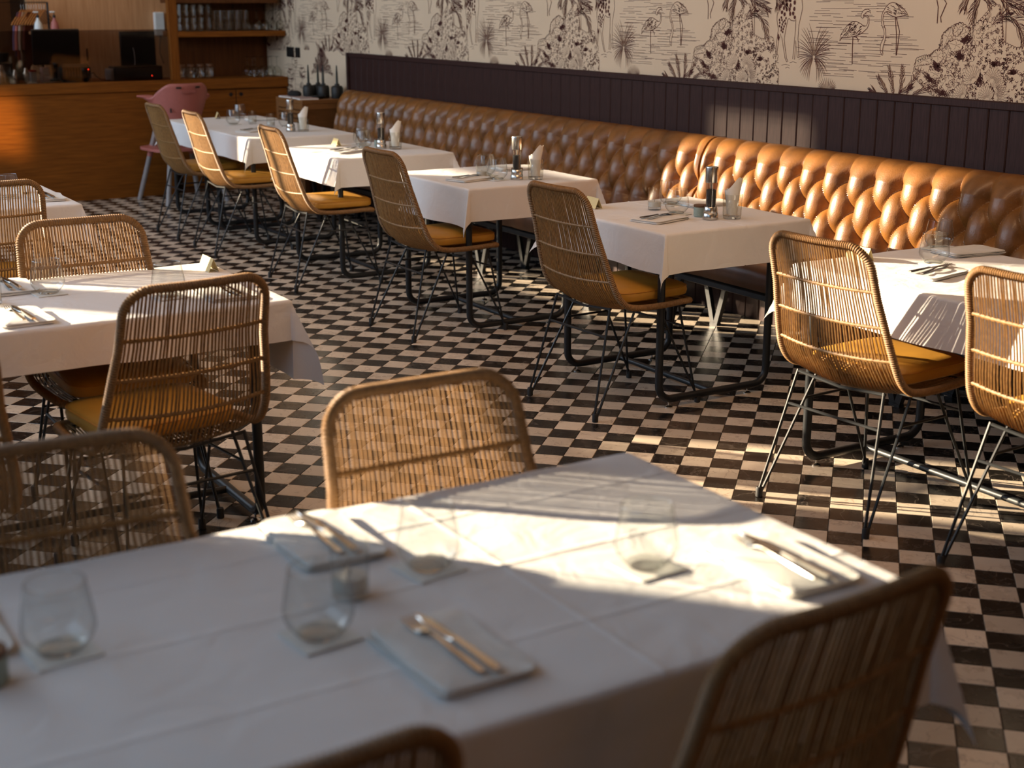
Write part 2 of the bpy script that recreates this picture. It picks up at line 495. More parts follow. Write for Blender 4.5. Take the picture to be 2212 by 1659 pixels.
# printed toile of palms, waders and long-legged grazers on the paper
TRACE={'F1':[(-94,1464),(-90,1492),(-74,1513),(-49,1539),(-20,1554),(10,1557),(40,1547),(59,1536),(76,1538),(84,1553),(85,1569),(79,1578),(62,1581),(49,1572),(39,1577),(38,1589),(47,1604),(61,1613),(81,1614),(96,1606),(99,1595),(89,1603),(76,1603),(63,1594),(51,1585),(50,1579),(60,1585),(79,1585),(91,1573),(93,1549),(84,1528),(67,1516),(50,1504),(27,1495),(-2,1488),(-38,1483),(-80,1481),(-94,1464)],'F1l':[(-7,1487),(-6,1431),(-1,1359)],'F1m':[(-2,1487),(17,1485),(29,1473),(29,1463)],'F2':[(197,1603),(215,1591),(239,1584),(261,1579),(289,1584),(316,1588),(336,1583),(323,1600),(302,1618),(279,1631),(255,1641),(233,1645),(211,1639),(193,1623),(177,1603),(169,1582),(170,1558),(178,1538),(191,1518),(194,1502),(189,1481),(177,1460),(174,1440),(179,1419),(191,1405),(194,1412),(190,1428),(193,1449),(200,1469),(205,1494),(201,1522),(189,1542),(179,1566),(180,1587),(189,1600),(197,1603)],'F2l':[(255,1581),(270,1507),(277,1409)],'F2m':[(261,1579),(288,1516),(284,1463),(279,1410)],'F3l':[(497,1655),(508,1625),(509,1555)],'F3m':[(541,1655),(554,1641),(526,1582),(532,1559)],'G1':[(-535,1679),(-533,1655),(-542,1614),(-551,1581),(-551,1557),(-537,1512),(-544,1462),(-550,1381)],'G2':[(-541,1383),(-529,1458),(-518,1491),(-506,1467),(-477,1373),(-463,1353),(-453,1355),(-466,1373),(-490,1463),(-481,1509),(-471,1558),(-461,1566),(-445,1556),(-420,1554),(-411,1562),(-410,1522),(-413,1461),(-419,1369),(-405,1367),(-404,1461),(-387,1380),(-374,1376),(-388,1470),(-387,1534),(-371,1595),(-366,1619),(-374,1655),(-378,1679)],'GP':[(-535,1679),(-533,1655),(-542,1614),(-549,1581),(-549,1557),(-535,1512),(-507,1475),(-481,1509),(-471,1558),(-461,1566),(-445,1556),(-420,1554),(-411,1562),(-410,1522),(-408,1477),(-390,1478),(-388,1534),(-373,1595),(-369,1619),(-376,1655),(-380,1679)],'TL':[(-538,1491),(-532,1487),(-525,1471),(-529,1450),(-539,1466)],'YU':[(-267,1384),(-299,1484)],'GR':[(-163,1230),(-166,1266)],'MO':[(-1219,1326),(-1211,1380),(-1129,1413),(-1074,1445),(-1063,1507),(-1009,1542),(-968,1556),(-911,1527),(-859,1570),(-796,1629),(-769,1630),(-732,1479),(-659,1455),(-582,1469),(-559,1416),(-531,1371),(-560,1341),(-526,1305),(-523,1267),(-526,1230),(-1017,1218),(-1120,1258)],'BL':[[(-1107,1401),(-1069,1375),(-1054,1349),(-1097,1357),(-1112,1374)],[(-1184,1354),(-1124,1320),(-1065,1305),(-1042,1270),(-1107,1290),(-1167,1319)],[(-963,1483),(-923,1509),(-902,1497),(-928,1475),(-956,1478)],[(-988,1430),(-940,1440),(-945,1409),(-972,1400)],[(-807,1396),(-761,1406),(-713,1395),(-752,1385),(-792,1380)],[(-884,1325),(-845,1356),(-815,1314),(-841,1292)],[(-774,1303),(-741,1317),(-745,1274),(-770,1247)],[(-691,1362),(-646,1367),(-665,1354)],[(-1092,1264),(-1020,1271),(-1004,1241),(-1062,1243)]],'FA':[[(-869,1312),(-915,1380)],[(-771,1316),(-759,1385)],[(-789,1236),(-814,1302)],[(-920,1240),(-979,1286)],[(-752,1280),(-701,1319)],[(-750,1248),(-671,1265)]],'LE':[[(-1063,1507),(-1022,1538),(-1007,1512),(-1033,1481),(-1060,1450)],[(-1007,1512),(-995,1547),(-968,1556),(-959,1530),(-985,1504)],[(-965,1509),(-946,1539),(-918,1535),(-924,1518),(-950,1496)],[(-1211,1371),(-1208,1398),(-1158,1412),(-1122,1409),(-1127,1382)],[(-1129,1409),(-1102,1436),(-1066,1437),(-1057,1402),(-1084,1384)],[(-1033,1473),(-991,1486),(-949,1474),(-954,1448),(-1002,1438)],[(-1133,1347),(-1097,1352),(-1060,1340),(-1066,1322),(-1117,1320)]],'TR':([(-753,1680),(-735,1474)],[(-733,1680),(-718,1479)]),'FR':[[(-753,1588),(-707,1588),(-673,1572),(-649,1543),(-630,1510),(-621,1469)],[(-738,1655),(-692,1646),(-645,1630),(-617,1597)],[(-872,1672),(-891,1642),(-906,1608),(-909,1552)],[(-797,1554),(-772,1575),(-733,1588),(-707,1588)],[(-872,1672),(-838,1663),(-810,1638)],[(-934,1680),(-953,1646),(-961,1616)],[(-566,1671),(-551,1647),(-549,1622)],[(-534,1667),(-508,1655),(-482,1643)],[(-772,1671),(-717,1630),(-611,1605)]],'FE':[[(-1369,1231),(-1405,1268),(-1442,1313)],[(-1334,1232),(-1353,1293),(-1375,1359)],[(-1297,1234),(-1289,1296),(-1292,1364)],[(-1255,1236),(-1225,1298),(-1176,1349)],[(-1222,1235),(-1164,1260),(-1100,1290)],[(-1442,1230),(-1466,1243),(-1490,1242)],[(-1312,1233),(-1253,1261),(-1224,1276)]]}
class Ink:
    def __init__(s): s.ink = MB(); s.fill = MB(); s.ink2 = MB()
    def P(s, p, x): return (x, -p[0], p[1])
    def stroke(s, pts, w, x=4.9392, mb=None, taper=False):
        mb = mb or s.ink
        n = len(pts)
        if n < 2: return
        L_, R_ = [], []
        for i, p in enumerate(pts):
            a = pts[max(i-1, 0)]; b = pts[min(i+1, n-1)]
            dx, dy = b[0]-a[0], b[1]-a[1]; l = math.hypot(dx, dy) or 1e-6
            ww = w/2*(1 if not taper else math.sin(math.pi*(i+.35)/(n-.3)))
            L_.append((p[0]-dy/l*ww, p[1]+dx/l*ww)); R_.append((p[0]+dy/l*ww, p[1]-dx/l*ww))
        vs = [s.P(p, x) for p in L_+R_]
        mb.add(vs, [(i, i+1, n+i+1, n+i) for i in range(n-1)])
    def poly(s, pts, x, mb):
        n = len(pts)
        mb.add([s.P(p, x) for p in pts], [tuple(range(n))])
    def arc(s, c, r, a0, a1, w, x=4.9392, k=5, mb=None):
        s.stroke([(c[0]+r*math.cos(a0+(a1-a0)*i/k), c[1]+r*math.sin(a0+(a1-a0)*i/k)) for i in range(k+1)], w, x, mb)
    def blade(s, base, ang, ln, wd, bend=0, outline=False, x=4.9388):
        pts = []
        for i in range(6):
            t = i/5; a = ang+bend*t
            pts.append((base[0]+ln*t*math.cos(a), base[1]+ln*t*math.sin(a)))
        if not outline:
            s.stroke(pts, wd, x, s.ink2, taper=True); return
        l, r = [], []
        for i, p in enumerate(pts):
            t = i/5; h = wd/2*math.sin(math.pi*min(1, t*.9+.08))
            nx, ny = -math.sin(ang+bend*t), math.cos(ang+bend*t)
            l.append((p[0]+nx*h, p[1]+ny*h)); r.append((p[0]-nx*h, p[1]-ny*h))
        n = 6
        s.fill.add([s.P(p, x) for p in l+r], [(i, i+1, n+i+1, n+i) for i in range(n-1)])
        s.stroke(l[1:], .0011, x-.0001, s.ink2); s.stroke(r[1:], .0011, x-.0001, s.ink2)
def mm(p): return [(a/1000, b/1000) for a, b in p]
def inside(p, poly):
    c = False; n = len(poly)
    for i in range(n):
        a, b = poly[i], poly[i-1]
        if (a[1] > p[1]) != (b[1] > p[1]) and p[0] < (b[0]-a[0])*(p[1]-a[1])/(b[1]-a[1])+a[0]: c = not c
    return c
def frond(I, spine, rg, ln=.075, n=16, wd=.0030):
    pts = spine
    for i in range(n*2):
        t = (i//2+.5)/n*(len(pts)-1); k = int(t); f = t-k
        k2 = min(k+1, len(pts)-1)
        p = (pts[k][0]+(pts[k2][0]-pts[k][0])*f, pts[k][1]+(pts[k2][1]-pts[k][1])*f)
        a = math.atan2(pts[k2][1]-pts[k][1], pts[k2][0]-pts[k][0]) if k2 > k else 0
        sd = 1 if i % 2 else -1
        l = ln*(1-.45*abs(t/(len(pts)-1)-.45)*2)*rg.uniform(.8, 1.1)
        I.blade(p, a+sd*rg.uniform(.65, .95), l, wd, -sd*.35)
    I.stroke(pts, .0035, 4.9387, I.ink2, taper=False)
def toile(seed):
    I = Ink(); rg = random.Random(seed)
    T = TRACE
    # still water: broken level lines
    for k in range(64):
        z = 1.30+k*.0056+rg.uniform(-.002, .002)
        half = .30*math.sqrt(max(.05, 1-((z-1.50)/.30)**2))
        x = -half+rg.uniform(-.06, .05)+.03
        while x < half:
            l = rg.uniform(.05, .22)
            if rg.random() < .55: I.stroke([(x, z), (x+l, z+rg.uniform(-.002, .002))], .0019, 4.9394)
            x += l+rg.uniform(.02, .16)
    # wading birds
    for key, (cx0, cx1) in (('F1', (-.075, .03)), ('F2', (.10, .26))):
        out = mm(T[key])
        I.poly(out, 4.9390, I.fill); I.stroke(out, .0034, 4.9389, I.ink2)
        zs = [p[1] for p in out]; xs = [p[0] for p in out]
        for k in range(420):
            p = (rg.uniform(min(xs), max(xs)), rg.uniform(min(zs), max(zs)))
            body = p[0] < .055 if key == 'F1' else p[0] > .145
            q = (p[0]-rg.uniform(.010, .020), p[1]-rg.uniform(.004, .012)) if key == 'F1' else (p[0]+rg.uniform(.010, .022), p[1]-rg.uniform(.002, .010))
            if body and inside(p, out) and inside(q, out): I.stroke([p, ((p[0]+q[0])/2, (p[1]+q[1])/2+.002), q], rg.uniform(.002, .0046), 4.9388, I.ink2, taper=True)
    for k, w in (('F1l', .0055), ('F1m', .005), ('F2l', .0045), ('F2m', .0045), ('F3l', .005), ('F3m', .005)):
        I.stroke(mm(T[k]), w, 4.9389, I.ink2)
    # grazer with blotched coat, seen from belly to hooves
    for k in ('G1', 'G2'): I.stroke(mm(T[k]), .0032, 4.9389, I.ink2)
    gp = mm(T['GP']); I.poly(mm(T['TL']), 4.9388, I.ink2)
    pts = []
    tries = 0
    while len(pts) < 70 and tries < 4000:
        tries += 1
        p = (rg.uniform(-.55, -.42), rg.uniform(1.42, 1.70))
        gap = .0125 if p[1] < 1.56 else .021
        if inside(p, gp) and all(math.hypot(p[0]-q[0], p[1]-q[1]) > gap for q in pts): pts.append(p)
    for p in pts:
        d = sorted(math.hypot(p[0]-q[0], p[1]-q[1]) for q in pts)[1]*.46
        m = 7
        poly = [(p[0]+d*rg.uniform(.75, 1.05)*math.cos(2*math.pi*i/m), p[1]+1.25*d*rg.uniform(.75, 1.05)*math.sin(2*math.pi*i/m)) for i in range(m)]
        if sum(inside(q, gp) for q in poly) >= 6: I.poly(poly, 4.9388, I.ink2)
    for x, z, l in ((-.57, 1.345, .05), (-.50, 1.335, .06), (-.44, 1.35, .05), (-.55, 1.315, .03), (-.47, 1.322, .03)):
        I.stroke([(x, z), (x+l*.5, z+.006), (x+l, z+.001)], .002)
    # fan plant and small tuft
    c = mm(T['YU'])[0]
    for k in range(44):
        a = R(-150+300*k/43+rg.uniform(-2, 2)+90)
        up = math.sin(a); ln = .10+.055*max(0, up) + rg.uniform(-.012, .01)
        if up < -.25: ln = .115
        I.blade((c[0]+.008*math.cos(a), c[1]+.008*math.sin(a)), a, ln, .0034, .25*math.copysign(1, -math.cos(a))*(1 if up > 0 else 1.3))
    c = mm(T['GR'])[0]
    for k in range(15):
        a = R(20+140*k/14); I.blade((c[0]+.03*math.cos(a), c[1]), a, .03+.03*math.sin(a), .0032, .1)
    # the thicket
    mo = mm(T['MO'])
    I.poly(mo, 4.9391, I.fill)
    for b in T['BL']:
        b = mm(b); cx = sum(p[0] for p in b)/len(b); cy = sum(p[1] for p in b)/len(b)
        for q in range(60):
            t = rg.random(); u = rg.random()
            k = rg.randrange(len(b)); p = b[k]; p2 = b[(k+1) % len(b)]
            e = (p[0]+(p2[0]-p[0])*t, p[1]+(p2[1]-p[1])*t)
            s0 = (cx+(e[0]-cx)*u, cy+(e[1]-cy)*u)
            I.arc(s0, rg.uniform(.004, .009), rg.uniform(0, 6), rg.uniform(6, 9), .0036, 4.9390, 4)
    x0 = min(p[0] for p in mo); x1 = max(p[0] for p in mo); z0 = 1.22; z1 = max(p[1] for p in mo)
    for k in range(1000):
        p = (rg.uniform(x0, x1), rg.uniform(z0, z1))
        if not inside(p, mo): continue
        dark = (p[0]-x0)/(x1-x0)*.8+(1.45-p[1])*1.6
        r = rg.uniform(.006, .012)*(1.25-.5*min(1, max(0, dark)))
        a = rg.uniform(0, 6.28)
        I.arc(p, r, a, a+rg.uniform(2.6, 4.6), .0014+.0016*min(1, max(0, dark)), 4.9390, 5)
        if rg.random() < dark*.75:
            for q in range(3):
                a = rg.uniform(0, 6.28)
                I.blade(p, a, r*1.6, .0036, .4, x=4.9390)
    for i in range(len(mo)):            # scalloped edge
        a, b = mo[i], mo[(i+1) % len(mo)]
        l = math.hypot(b[0]-a[0], b[1]-a[1]); m = max(1, int(l/.014))
        for k in range(m):
            t = (k+.5)/m; p = (a[0]+(b[0]-a[0])*t, a[1]+(b[1]-a[1])*t)
            an = math.atan2(b[1]-a[1], b[0]-a[0])
            I.arc(p, .009, an-.3, an+math.pi+.3, .0022, 4.9389, 5, I.ink2)
    for lf in T['LE']:
        lf = mm(lf); I.poly(lf, 4.9389, I.fill)
        for i in range(len(lf)):
            a, b = lf[i], lf[(i+1) % len(lf)]; m = max(2, int(math.hypot(b[0]-a[0], b[1]-a[1])/.012))
            an = math.atan2(b[1]-a[1], b[0]-a[0])
            for k in range(m):
                t = (k+.5)/m; I.arc((a[0]+(b[0]-a[0])*t, a[1]+(b[1]-a[1])*t), .007, an, an+math.pi, .002, 4.9388, 4, I.ink2)
        cx = sum(p[0] for p in lf)/len(lf); cy = sum(p[1] for p in lf)/len(lf)
        for p in lf: I.stroke([(cx, cy), ((cx+p[0])/2+.004, (cy+p[1])/2), (p[0]*.8+cx*.2, p[1]*.8+cy*.2)], .002, 4.9388, I.ink2, taper=True)
    for b, e in T['FA']:
        b, e = mm([b, e]); a0 = math.atan2(e[1]-b[1], e[0]-b[0]); ln = math.hypot(e[0]-b[0], e[1]-b[1])
        for k in range(11):
            t = k/10-.5
            I.blade(b, a0+t*2.3, ln*(1-.5*abs(t)), .019, -t*.2, True, 4.9387-.00001*k)
    for b, e in T['FA'][2:4]:
        b = mm([b])[0]; I.stroke([b, (b[0]+.01, 1.21)], .005, 4.9386, I.ink2)
    # palm trunk and hanging fronds, ferns
    for l in T['TR']: I.stroke(mm(l), .003, 4.9388, I.ink2)
    for k in range(45):
        z = 1.46+k*.005; I.stroke([(-.905, z), (-.893, z+.003)], .0022, 4.9388, I.ink2)
    for f in T['FR']:
        f = mm(f); ln = sum(math.hypot(a[0]-b[0], a[1]-b[1]) for a, b in zip(f, f[1:]))
        frond(I, f, rg, .062, max(8, int(ln/.0105)))
    for f in T['FE']: frond(I, mm(f), rg, .036, 12, .0030)
    return I
I0 = toile(11)
pf = I0.fill.mesh('print_ground', M['wallpaper'], False)
pi = I0.ink.mesh('print_line', M['ink'], False)
pi2 = I0.ink2.mesh('print_figure', M['ink'], False)
for k in range(-1, 6):
    y0 = 5.051+1.6125*k
    for nm, me in (('print_ground', pf), ('print_line', pi), ('print_figure', pi2)):
        link(nm, me, wall_right, (0, y0, 0))['kind'] = 'stuff'
# lower part of the print, seen where the boards stop
J = Ink(); rg = random.Random(5)
def S_(yy): return -yy
for a in range(-78, 82, 12):
    b = (-11.35, 1.06); an = R(90+a)
    sp = [(b[0]+.27*t*math.cos(an-.5*t*math.copysign(1, -a if a else 1)*-1)*1.05, b[1]+.25*t*math.sin(an)-.05*t*t*abs(a)/60) for t in (0, .25, .5, .75, 1)]
    frond(J, sp, rg, .05, 13, .0045)
for dx in (-.012, .012): J.stroke([(-11.35+dx, 1.06), (-11.35+dx*1.4, .6)], .005, 4.9388, J.ink2)
for cx, cz, rx, rz in ((-11.95, 1.14, .06, .10), (-12.05, 1.0, .08, .06), (-11.78, 1.03, .07, .05), (-12.08, .88, .08, .04), (-11.8, .86, .06, .09), (-12.05, .74, .06, .09), (-11.9, .76, .05, .1), (-12.25, .92, .03, .07)):
    el = [(cx+rx*math.cos(t*.52), cz+rz*math.sin(t*.52)) for t in range(13)]
    J.stroke(el, .004, 4.9388, J.ink2)
    for k in range(22):
        t = rg.uniform(-.9, .9); w = math.sqrt(1-t*t)
        J.stroke([(cx, cz+rz*t*.9), (cx+rx*w*rg.choice((-1, 1))*.92, cz+rz*t+.01)], .0042, 4.9388, J.ink2)
    J.stroke([(cx, cz-rz), (-11.95, .6)], .004, 4.9389, J.ink)
for k in range(24):
    z = .80+k*.013; x = -12.4+rg.random()*.5
    J.stroke([(x, z), (x+rg.uniform(.1, .4), z)], .002, 4.9393)
for nm, mb in (('print_line', J.ink), ('print_figure', J.ink2)):
    mb.build(nm, M['ink'], wall_right, False)['kind'] = 'stuff'

# ------------------------------------------------------------------ tufted banquette
TSP, TRO = .1655, .131
def lerp_prof(prof, t):
    k = t*(len(prof)-1); i = min(int(k), len(prof)-2); f = k-i
    a, b = prof[i], prof[i+1]
    return [a[q]+(b[q]-a[q])*f for q in range(len(a))]
def resample(pts, n):
    L = [0]
    for a, b in zip(pts, pts[1:]): L.append(L[-1]+math.dist(a, b))
    out = []
    for i in range(n):
        t = L[-1]*i/(n-1); k = 0
        while k < len(pts)-2 and L[k+1] < t: k += 1
        f = (t-L[k])/((L[k+1]-L[k]) or 1)
        out.append(tuple(pts[k][q]+(pts[k+1][q]-pts[k][q])*f for q in range(len(pts[0]))))
    return out
def smooth_path(pts, n):
    # Catmull-Rom through the points
    P = [pts[0]]+list(pts)+[pts[-1]]; o = []
    for i in range(1, len(P)-2):
        for k in range(12):
            t = k/12
            o.append(tuple(.5*((2*P[i][q])+(-P[i-1][q]+P[i+1][q])*t+(2*P[i-1][q]-5*P[i][q]+4*P[i+1][q]-P[i+2][q])*t*t+(-P[i-1][q]+3*P[i][q]-3*P[i+1][q]+P[i+2][q])*t**3) for q in range(len(pts[0]))))
    o.append(tuple(pts[-1]))
    return resample(o, n)
BP = smooth_path([(4.665, .43), (4.69, .55), (4.72, .68), (4.752, .80), (4.782, .885), (4.815, .930), (4.86, .948), (4.905, .944)], 140)
def banquette(name, label, y0, y1, s0):
    b = thing(name, label, 'banquette', (4.6, (y0+y1)/2, 0), 0, 'leather banquette sections')
    cy = (y0+y1)/2
    n = int((y1-y0)/TSP*32)
    rg = random.Random(int(y0*10))
    jit = {}
    def fn(i, j):
        if i == 0 or i == n+1:
            x, z = BP[j]; yy = y0 if i == 0 else y1
            return (4.905-4.6, yy-cy, z)
        t = (i-1)/(n-1); y = y0+.004+(y1-y0-.008)*t
        x, z = BP[j]
        a = BP[max(j-1, 0)]; c = BP[min(j+1, len(BP)-1)]
        tx, tz = c[0]-a[0], c[1]-a[1]; l = math.hypot(tx, tz); nx, nz = -tz/l, tx/l
        w = .843-z
        sx = (y-s0)/TSP+.03*math.sin(7*y+3*z)
        if j > 114: w = -.1
        if w < 0:
            h = (math.sin(math.pi*sx)**2+.004)**.29
            d = min(abs(sx-round(sx))*TSP, 1); pin = math.exp(-(d*d+w*w)/.0009)
        elif w < 2*TRO:
            p = sx+w/(2*TRO); q = sx-w/(2*TRO)
            h = ((math.sin(math.pi*p)**2+.004)*(math.sin(math.pi*q)**2+.004))**.155
            dp, dq = p-round(p), q-round(q)
            pin = math.exp(-((dp+dq)**2*TSP**2*.25+(dp-dq)**2*TRO**2*.25*4)/.0011)
        else:
            h = (math.sin(math.pi*sx)**2+.004)**.29
            d = abs(sx-round(sx))*TSP; pin = math.exp(-(d*d+(w-2*TRO)**2)/.0009)
        k = 1.0
        if j > 97: k = max(0, 1-(j-97)/36)
        edge = min(1, min(y-y0, y1-y)/.03)
        o = (.052*h-.022*pin-.016)*k*(.5+.5*edge)
        return (x+nx*o-4.6, y-cy, z+nz*o)
    MB().grid(n+2, len(BP), fn).build('backrest', M['leather'], b)
    # seat: a padded bench with cross seams, slim frame, paired V legs
    sp = smooth_path([(4.70, .335), (4.36, .335), (4.315, .350), (4.300, .395), (4.315, .440), (4.36, .458), (4.50, .455), (4.70, .445)], 40)
    m = int((y1-y0)/.035)
    def fs(i, j):
        x, z = sp[j]; y = y0+(y1-y0)*i/(m-1)
        s = abs(math.sin(math.pi*(y-s0)/(2*TSP)))**.5
        cxx, czz = 4.5, .395
        e = .985+.035*s
        if i in (0, m-1): e = .94
        return (cxx+(x-cxx)*(e if x < 4.6 else 1)-4.6, y-cy, czz+(z-czz)*e)
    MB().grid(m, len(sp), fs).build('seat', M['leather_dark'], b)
    fr = MB()
    for x in (4.335, 4.66): fr.box(x-.02-4.6, x+.02-4.6, y0-cy+.03, y1-cy-.03, .300, .328, .003)
    fr.build('seat_frame', M['iron'], b)
    for yl in [6.38, 7.57, 8.85, 10.1] if y0 > 5 else [2.35, 4.05, 5.65]:
        for x in (4.335, 4.655):
            lg = MB()
            for s in (-1, 1):
                lg.add([(x+dx-4.6, yl-cy+s*(.012+.094*t)+dy, .008+.295*t) for t in (0, 1) for dx, dy in ((-.012, -.016), (.012, -.016), (.012, .016), (-.012, .016))],
                       [(0, 1, 5, 4), (1, 2, 6, 5), (2, 3, 7, 6), (3, 0, 4, 7), (3, 2, 1, 0), (4, 5, 6, 7)])
            lg.box(x-.014-4.6, x+.014-4.6, yl-cy-.03, yl-cy+.03, 0, .012)
            lg.build('leg', M['iron'], b, False)
    return b
banquette('leather_banquette', 'long brown buttoned leather banquette running to the cane cabinet', 5.935, 10.62, 5.855)
banquette('leather_banquette', 'sunlit brown buttoned leather banquette nearest the camera, beyond the dark seam', 1.0, 5.925, 5.69)

# ------------------------------------------------------------------ rattan chair
PROF = smooth_path([(.255, .438), (.20, .450), (.06, .448), (-.07, .452), (-.135, .470), (-.18, .520), (-.212, .60), (-.255, .745), (-.312, .935)], 60)
PL = [0]
for a, b in zip(PROF, PROF[1:]): PL.append(PL[-1]+math.dist(a, b))
PT = PL[-1]
SB = next(PL[i] for i in range(60) if PROF[i][1] > .50)          # arc length at the bend
def prof_at(l):
    l = max(0, min(PT, l)); k = 0
    while k < 58 and PL[k+1] < l: k += 1
    f = (l-PL[k])/(PL[k+1]-PL[k])
    p = [PROF[k][q]+(PROF[k+1][q]-PROF[k][q])*f for q in (0, 1)]
    a, b = PROF[max(0, k-1)], PROF[min(59, k+2)]
    tx, tz = b[0]-a[0], b[1]-a[1]; n = math.hypot(tx, tz)
    return p, (-tz/n, tx/n)            # outward normal: below the seat, behind the back
def half(l):
    t = l/PT
    return .228+.022*math.sin(math.pi*min(1, t*1.25))-(.024*max(0, (t-.55)/.45))
def shell(l, u):
    (x, z), (nx, nz) = prof_at(l)
    t = l/PT
    sag = .024*math.exp(-((l-SB)/.16)**2)+.018*min(1, max(0, (l-SB)/.1))+.014*min(1, t*8)*(1 if l < SB else 0)
    if l > SB: sag *= 1-.25*(l-SB)/(PT-SB)
    o = sag*(1-u*u)
    return (x+nx*o, u*half(l), z+nz*o)
RC = .075
def inset(u, l):
    h = half(l); e = abs(u)*h-(h-RC)
    return RC-math.sqrt(max(0, RC*RC-e*e)) if e > 0 else 0
chair = thing('rattan_chair', 'rattan', 'chair', (0, 0, 0))
def chair_parts(root):
    # rope-wrapped rim
    path = []
    hT = half(PT)
    for k in range(40): path.append(('s', 1, RC+(PT-2*RC)*k/39))
    raw = []
    for k in range(60): raw.append(shell(RC+(PT-2*RC)*k/59, 1.0))
    for k in range(1, 9):
        a = math.pi/2*k/9; h = half(PT)
        raw.append(shell(PT-RC+RC*math.sin(a), (h-RC+RC*math.cos(a))/h))
    for k in range(1, 14):
        h = half(PT); raw.append(shell(PT, (h-RC)/h*(1-2*k/14)))
    for k in range(8, -1, -1):
        a = math.pi/2*k/9; h = half(PT)
        raw.append(shell(PT-RC+RC*math.sin(a), -(h-RC+RC*math.cos(a))/h))
    for k in range(58, -1, -1): raw.append(shell(RC+(PT-2*RC)*k/59, -1.0))
    for k in range(1, 9):
        a = math.pi/2*k/9; h = half(0)
        raw.append(shell(RC-RC*math.sin(a), -(h-RC+RC*math.cos(a))/h))
    for k in range(1, 14):
        h = half(0); raw.append(shell(0, -(h-RC)/h*(1-2*k/14)))
    for k in range(8, 0, -1):
        a = math.pi/2*k/9; h = half(0)
        raw.append(shell(RC-RC*math.sin(a), (h-RC+RC*math.cos(a))/h))
    raw.append(raw[0])
    tot = sum(math.dist(a, b) for a, b in zip(raw, raw[1:]))
    n = int(tot/.0076)*2
    pts = resample(raw, n+1)[:-1]
    MB().tube(pts, .011, 8, closed=True, rf=lambda i: .0138 if i % 2 else .0112).build('rim', M['rope'], root)
    # upright strands
    rg = random.Random(3); mb = MB()
    N = 40
    for k in range(N):
        u = -.965+1.93*k/(N-1)+rg.uniform(-.006, .006)
        l0 = inset(u, 0)+.004; l1 = PT-inset(u, PT)-.004
        j = rg.uniform(0, 6); pts = []
        for q in range(23):
            l = l0+(l1-l0)*q/22
            uu = u+.0035*math.sin(j+q*.9)*(1 if 0 < q < 22 else 0)
            pts.append(shell(l, uu))
        mb.tube(pts, rg.uniform(.0029, .0035), 5)
    mb.build('strand_weave', M['rattan'], root)['kind'] = 'stuff'
    # twisted cross bands on the back
    for fr in (.985, .74, .48, .23):
        l = SB-.03+(PT-SB)*fr if fr < .9 else PT-.018
        if fr > .9: continue
        for sh in (0,):
            pts = [shell(l, -.99+1.98*q/44) for q in range(45)]
            MB().tube(pts, .0055, 6, rf=lambda i: .0072 if i % 2 else .0046).build('band', M['rattan'], root)
    # seat cushion
    def cu(i, j):
        a = 2*math.pi*i/44
        ca, sa = math.cos(a), math.sin(a)
        e = .30
        x = .188*math.copysign(abs(ca)**e, ca)+.068; y = .205*math.copysign(abs(sa)**e, sa)
        rr, zz = [(0, .462), (.6, .462), (.93, .463), (.985, .470), (1.0, .486), (.985, .502), (.93, .512), (.7, .519), (.35, .522), (0, .522)][j]
        return ((x-.068)*rr+.068, y*rr, zz)
    MB().grid(44, 10, cu, True).build('cushion', M['mustard'], root)
    cush = root.children[-1] if False else [c for c in bpy.data.objects if c.parent == root and c.name.startswith('cushion')][-1]
    MB().tube([cu(i, 5)[:2]+(.503,) for i in range(44)], .0024, 5, closed=True).build('piping', M['piping'], cush)
    # hairpin legs
    for sx in (-1, 1):
        for sy in (-1, 1):
            f = (.27*sx, .238*sy, .012)
            tops = [((-.165, .185*sy, .452), (-.045, .20*sy, .442)), ((.19, .185*sy, .444), (.065, .20*sy, .442))][sx > 0]
            mb = MB()
            for e, tp in zip((-1, 1), tops):
                mb.tube([(f[0]+(.006*e)*(-sx if 0 else 1), f[1], f[2]), tp], .0053, 7)
            lg = mb.build('leg', M['iron'], root)
            MB().lathe([(.009, 0), (.0125, .002), (.0125, .03), (.0105, .036)], 10, (f[0], f[1], 0), True, True).build('rubber_foot', M['rubber'], lg)
    def at(sx, sy, z, which=0):
        f = (.27*sx, .238*sy, .012)
        tp = [((-.165, .185*sy, .452), (-.045, .20*sy, .442)), ((.19, .185*sy, .444), (.065, .20*sy, .442))][sx > 0][which]
        t = (z-f[2])/(tp[2]-f[2])
        return tuple(f[q]+(tp[q]-f[q])*t for q in range(3))
    z = .335
    for a, b in (((-1, -1), (-1, 1)), ((1, -1), (1, 1))):
        MB().tube([at(*a, z), at(*b, z)], .005, 7).build('stretcher', M['iron'], root)
    for s in (-1, 1):
        MB().tube([at(-1, s, z, 1), at(1, s, z, 1)], .005, 7).build('stretcher', M['iron'], root)
    # two bearer rods under the seat
    for x in (-.165, .19):
        MB().tube([(x, -.19, .447), (x, 0, .432), (x, .19, .447)], .0055, 7).build('bearer', M['iron'], root)
chair_parts(chair)

